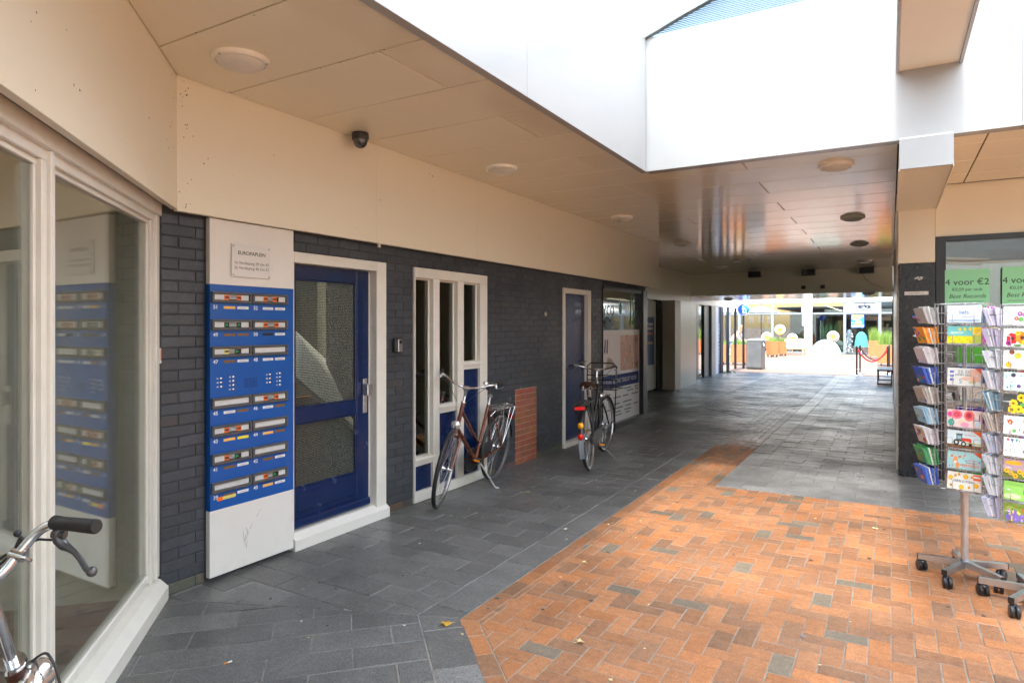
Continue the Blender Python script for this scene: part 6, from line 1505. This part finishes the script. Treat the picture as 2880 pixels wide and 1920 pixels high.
# woman bending towards the planters (faces local +x)
J = {'pelvis':(0,0,.93,.145),'belly':(.10,0,1.08,.125),'chest':(.24,0,1.25,.145),'neck':(.38,0,1.37,.055),'head':(.46,0,1.44,.085),'crown':(.50,0,1.54,.085),
 'shL':(.26,.17,1.27,.06),'elL':(.42,.20,1.06,.045),'haL':(.56,.17,.90,.035),'fiL':(.62,.16,.85,.022),'shR':(.26,-.17,1.27,.06),'elR':(.44,-.20,1.05,.045),'haR':(.58,-.17,.92,.035),'fiR':(.65,-.16,.87,.022),
 'hiL':(0,.09,.86,.10),'knL':(.03,.10,.48,.065),'anL':(-.02,.10,.09,.045),'toL':(.14,.11,.035,.035),'hiR':(0,-.09,.86,.10),'knR':(.10,-.10,.48,.065),'anR':(.06,-.10,.09,.045),'toR':(.22,-.11,.035,.035)}
pr = figure('person', 'person in a floral white blouse and jeans bending towards the planters', 'person', Matrix.Translation((-5.95,29.2,0)) @ Matrix.Rotation(R(-15),4,'Z'), J, EDG,
 [('blouse',['chest','belly','pelvis','shL','elL','shR','elR'],.022,pm('floral_cloth', (.62,.56,.50), .8, var=.5, vs=45)),('trousers',['pelvis','hiL','knL','anL','hiR','knR','anR'],.02,pm('denim', (.14,.22,.38), .8))])
q = MB(); q.sphere((.465,0,1.535), (.115,.11,.10), 14, 10); q.sphere((.40,0,1.47), (.075,.095,.10), 12, 8); q.build('hair', pm('auburn_hair', (.40,.20,.09), .6, var=.3, vs=40), pr)
q = MB(); q.sphere((.555,0,1.45), (.02,.016,.02), 8, 6); q.build('nose', SKIN, pr); q = MB(); [q.sphere((.538,s_*.033,1.485), .011, 8, 6) for s_ in (-1,1)]; q.build('eyes', flat(40,30,28), pr); q = MB(); q.box(.53,.54,-.022,.022,1.408,1.414); q.build('mouth', flat(150,70,65), pr)
for s_, a in ((1,'toL'),(-1,'toR')): q = MB(); j = J[a]; q.sphere((j[0]-.06,j[1],.045), (.13,.05,.045), 12, 8); q.build('shoe', flat(240,240,236), pr)
# mannequins
def mannequin(lab, x, y, sit, cloth, seed):
    J2 = {'pelvis':(0,0,.95,.14),'belly':(0,0,1.1,.12),'chest':(0,0,1.3,.15),'neck':(0,0,1.48,.055),'head':(0,-.01,1.58,.09),'crown':(0,0,1.68,.08),'shL':(.18,0,1.40,.06),'elL':(.26,-.06,1.13,.045),'haL':(.06,-.20,1.18,.035),'fiL':(-.02,-.22,1.22,.022),'shR':(-.18,0,1.40,.06),'elR':(-.26,-.02,1.12,.045),'haR':(-.24,-.12,.9,.035),'fiR':(-.24,-.14,.82,.022),'hiL':(.09,0,.88,.10),'knL':(.10,-.02,.48,.065),'anL':(.10,0,.09,.045),'toL':(.11,-.14,.035,.035),'hiR':(-.09,0,.88,.10),'knR':(-.10,-.02,.48,.065),'anR':(-.10,0,.09,.045),'toR':(-.11,-.14,.035,.035)}
    if sit:
        for k in J2:
            v = list(J2[k])
            if k[:2] == 'kn': v[1] = -.42; v[2] = .5
            elif k[:2] == 'an': v[1] = -.42; v[2] = .09
            elif k[:2] == 'to': v[1] = -.56
            else: v[2] -= .42
            J2[k] = tuple(v)
    m_ = figure('mannequin', lab, 'mannequin', Matrix.Translation((x,y,.06)), J2, EDG, [('clothing',['chest','belly','pelvis','shL','elL','shR','elR'],.02,cloth)], group='clothed mannequins behind the far glass')
    return m_
mannequin('mannequin in a pale sand outfit with folded arm behind the right glass', -.14,41.95,False,pm('sand_cloth', (.48,.44,.33), .8, var=.2, vs=10),1)
mannequin('seated mannequin in pale blue between coat and planter', -.78,42.1,True,pm('pale_blue_cloth', (.36,.50,.56), .8, var=.2, vs=10),2)
t = thing('stool', 'low stool under the seated mannequin', 'stool', (-.78,42.18,.05)); MB().lathe([(0,.36),(.17,.36),(.18,.38),(.17,.40),(0,.40)], 16).build('seat', WOODP, t)
for a in range(3): MB().tube([(.12*math.cos(a*2.1),.12*math.sin(a*2.1),.36),(.17*math.cos(a*2.1),.17*math.sin(a*2.1),0)], .016, 8).build('leg', WOODP, t)
# parasols on the square
def parasol(lab, x, y, r_, h):
    t = thing('parasol', lab, 'parasol', (x,y,0), group='white parasols on the square')
    MB().tube([(0,0,0),(0,0,h+.1)], .03, 10).build('pole', ALU, t); MB().box(-.3,.3,-.3,.3,0,.08,.01).build('base', GREYC, t)
    mb = MB(); c = (0,0,h); ring = [(r_*math.cos(a),r_*math.sin(a),h-r_*.32) for a in [math.pi/4+i*math.pi/2 for i in range(4)]]
    for i in range(4): mb.add([c, ring[i], ring[(i+1)%4]], [(0,1,2)]); a, b_ = ring[i], ring[(i+1)%4]; mb.add([a,b_,(b_[0],b_[1],b_[2]-.15),(a[0],a[1],a[2]-.15)], [(0,1,2,3)])
    mb.build('canopy', pm('parasol_cloth', (.78,.77,.74), .8), t)
    for i in range(4): MB().tube([(0,0,h-.02),ring[i]], .012, 6).build('rib', ALU, t)
parasol('white parasol behind the round blue sign', -7.55,36.5,1.6,3.0)
parasol('white parasol far left on the square, mostly hidden', -10.2,35.0,1.6,3.0)
parasol('white parasol right on the square beyond the black post', 1.9,34.5,1.7,3.05)
# far left neighbours so that the square is closed
fl = thing('square_building', 'pale shop building closing the far left of the square', 'building', (-16,34,0)); WB(fl).box(-17,-15.5,24,42,0,7).build('wall', pm('far_wall2', (.62,.58,.52), .8), fl)
for y in (26,29,32,35,38): WB(fl).box(-15.5,-15.45,y,y+2.2,.3,2.4).build('pane', glass('flank_glass'), fl)

# ------------------------------------------------------------------ litter on the paving
LF = [flat(190,150,50), flat(205,190,140), flat(150,150,60), flat(225,215,190)]
def leaf(x, y, s, seed, mt, lab):
    r_ = random.Random(seed); mb = MB(); a0 = r_.uniform(0,6.28); n = 10
    pts = [(x+s*math.cos(a0+2*math.pi*i/n)*(1 if i % 2 else .55), y+s*.7*math.sin(a0+2*math.pi*i/n)*(1 if i % 2 else .6), .006+r_.uniform(0,.012)) for i in range(n)]
    mb.add(pts+[(x,y,.012)], [(i,(i+1)%n,n) for i in range(n)])
    mb.tube([(x,y,.012),(x+s*1.3*math.cos(a0),y+s*1.3*math.sin(a0),.008)], .0015, 4)
    tag(mb.build('fallen_leaf', mt), lab, 'leaf', 'fallen leaves on the paving')
leaf(-2.055,2.82,.040,1,LF[0],'dry ochre leaf on the dark tiles by the corner of the brick paving')
leaf(-1.78,4.02,.022,2,LF[1],'pale leaf lying on the red bricks in the soft light')
leaf(-3.0,5.45,.026,3,LF[2],'yellow green leaf on the dark tiles past the bicycle stand')
leaf(-3.23,5.30,.02,4,LF[1],'small pale leaf near the copper brown bicycle')
leaf(-1.35,3.0,.026,5,LF[1],'pale curled leaf on the red bricks near the picture bottom')
leaf(-.2,8.9,.04,6,LF[2],'olive leaf on the dark tiles before the black column')
leaf(-.10,5.85,.03,7,LF[1],'pale leaf on the red bricks left of the card rack')
leaf(-2.2,4.6,.02,8,LF[3],'tiny pale leaf on the border tiles')
ls = MB(); rg = random.Random(9)
for k in range(170):
    y = rg.uniform(2.2,11); x = rg.uniform(-3.5,.0)
    if rg.random() < .45: x = rg.uniform(-3.3,-1.6)
    s = rg.uniform(.004,.012); a = rg.uniform(0,6.28); ls.tone = None
    ls.add([(x+s*math.cos(a),y+s*math.sin(a),.003),(x+s*math.cos(a+1.8),y+s*math.sin(a+1.8),.006),(x+s*1.3*math.cos(a+3.4),y+s*1.3*math.sin(a+3.4),.003),(x+s*math.cos(a+4.7),y+s*math.sin(a+4.7),.004)], [(0,1,2,3)], rg.randrange(3))
ls.build('litter', [LF[1],LF[3],pm('dark_crumb', (.05,.04,.03), .9)], kind='stuff')
cg = thing('cigarette_butt', 'cigarette butt lying on the dark tiles before the shop window', 'cigarette butt', (-2.711,1.976,.004))
MB().tube([(-.004,-.016,.004),(.001,.0,.004)], .004, 8).build('filter', flat(225,140,50), cg); MB().tube([(.001,.0,.004),(.006,.018,.004)], .0038, 8).build('paper', flat(235,235,230), cg)
wd = MB(); rg = random.Random(31)
for k in range(60):
    x, y = -4.8+rg.gauss(0,.14), 22.9+rg.gauss(0,.25); a = rg.uniform(0,6.28); l_ = rg.uniform(.03,.08)
    wd.add([(x-.01,y,0),(x+.01,y,0),(x+l_*math.cos(a),y+l_*math.sin(a),l_*.8)], [(0,1,2)])
wd.build('weeds', pm('weed', (.10,.2,.03), .7), kind='stuff')

# gum spots and specks
gs = MB(); rg = random.Random(77)
for k in range(90):
    y = rg.uniform(1.8,9.5); x = rg.uniform(-3.5,1.6)
    if x+y < -1.2: continue
    r_ = rg.uniform(.006,.016)
    gs.add([(x+r_*math.cos(a)*rg.uniform(.8,1.2), y+r_*math.sin(a)*rg.uniform(.8,1.2), .0032) for a in [i*math.pi/4 for i in range(8)]], [tuple(range(8))], 0 if rg.random() < .7 else 1)
gs.build('gum_spots', [pm('gum_dark', (.05,.047,.043), .7), pm('gum_grey', (.20,.20,.19), .7)], kind='stuff')
ds = MB(); rg = random.Random(78)
def speck(p, u, v):
    s = rg.uniform(.0015,.006); a = rg.uniform(0,6.28); p, u, v = Vector(p), Vector(u), Vector(v)
    ds.add([p+(u*math.cos(a+b_)+v*math.sin(a+b_))*s*rg.uniform(.5,1.3) for b_ in (0,1.3,2.5,3.7,5)], [(0,1,2,3,4)])
for k in range(60): speck((-3.6192, rg.choice((2.31+abs(rg.gauss(0,.05)), rg.uniform(2.35,11))), rg.uniform(2.3,3.05)), (0,1,0), (0,0,1))
for k in range(30):
    q = SH @ Vector((abs(rg.gauss(0,.25)) if rg.random() < .6 else rg.uniform(0,2.4), .0926, rg.uniform(2.3,3.05))); speck(q, (.7071,-.7071,0), (0,0,1))
for k in range(24): y = rg.choice((2.02,2.645,3.27,3.895))+rg.gauss(0,.01); speck((rg.uniform(-3.5,-2.1), y, ZC-.0006), (1,0,0), (0,1,0))
for k in range(30): speck((rg.uniform(-3.62,-3.58), rg.uniform(2.3,8), ZC-.0006), (1,0,0), (0,1,0))
ds.build('dirt_specks', pm('speck_brown', (.07,.05,.035), .9), kind='stuff')
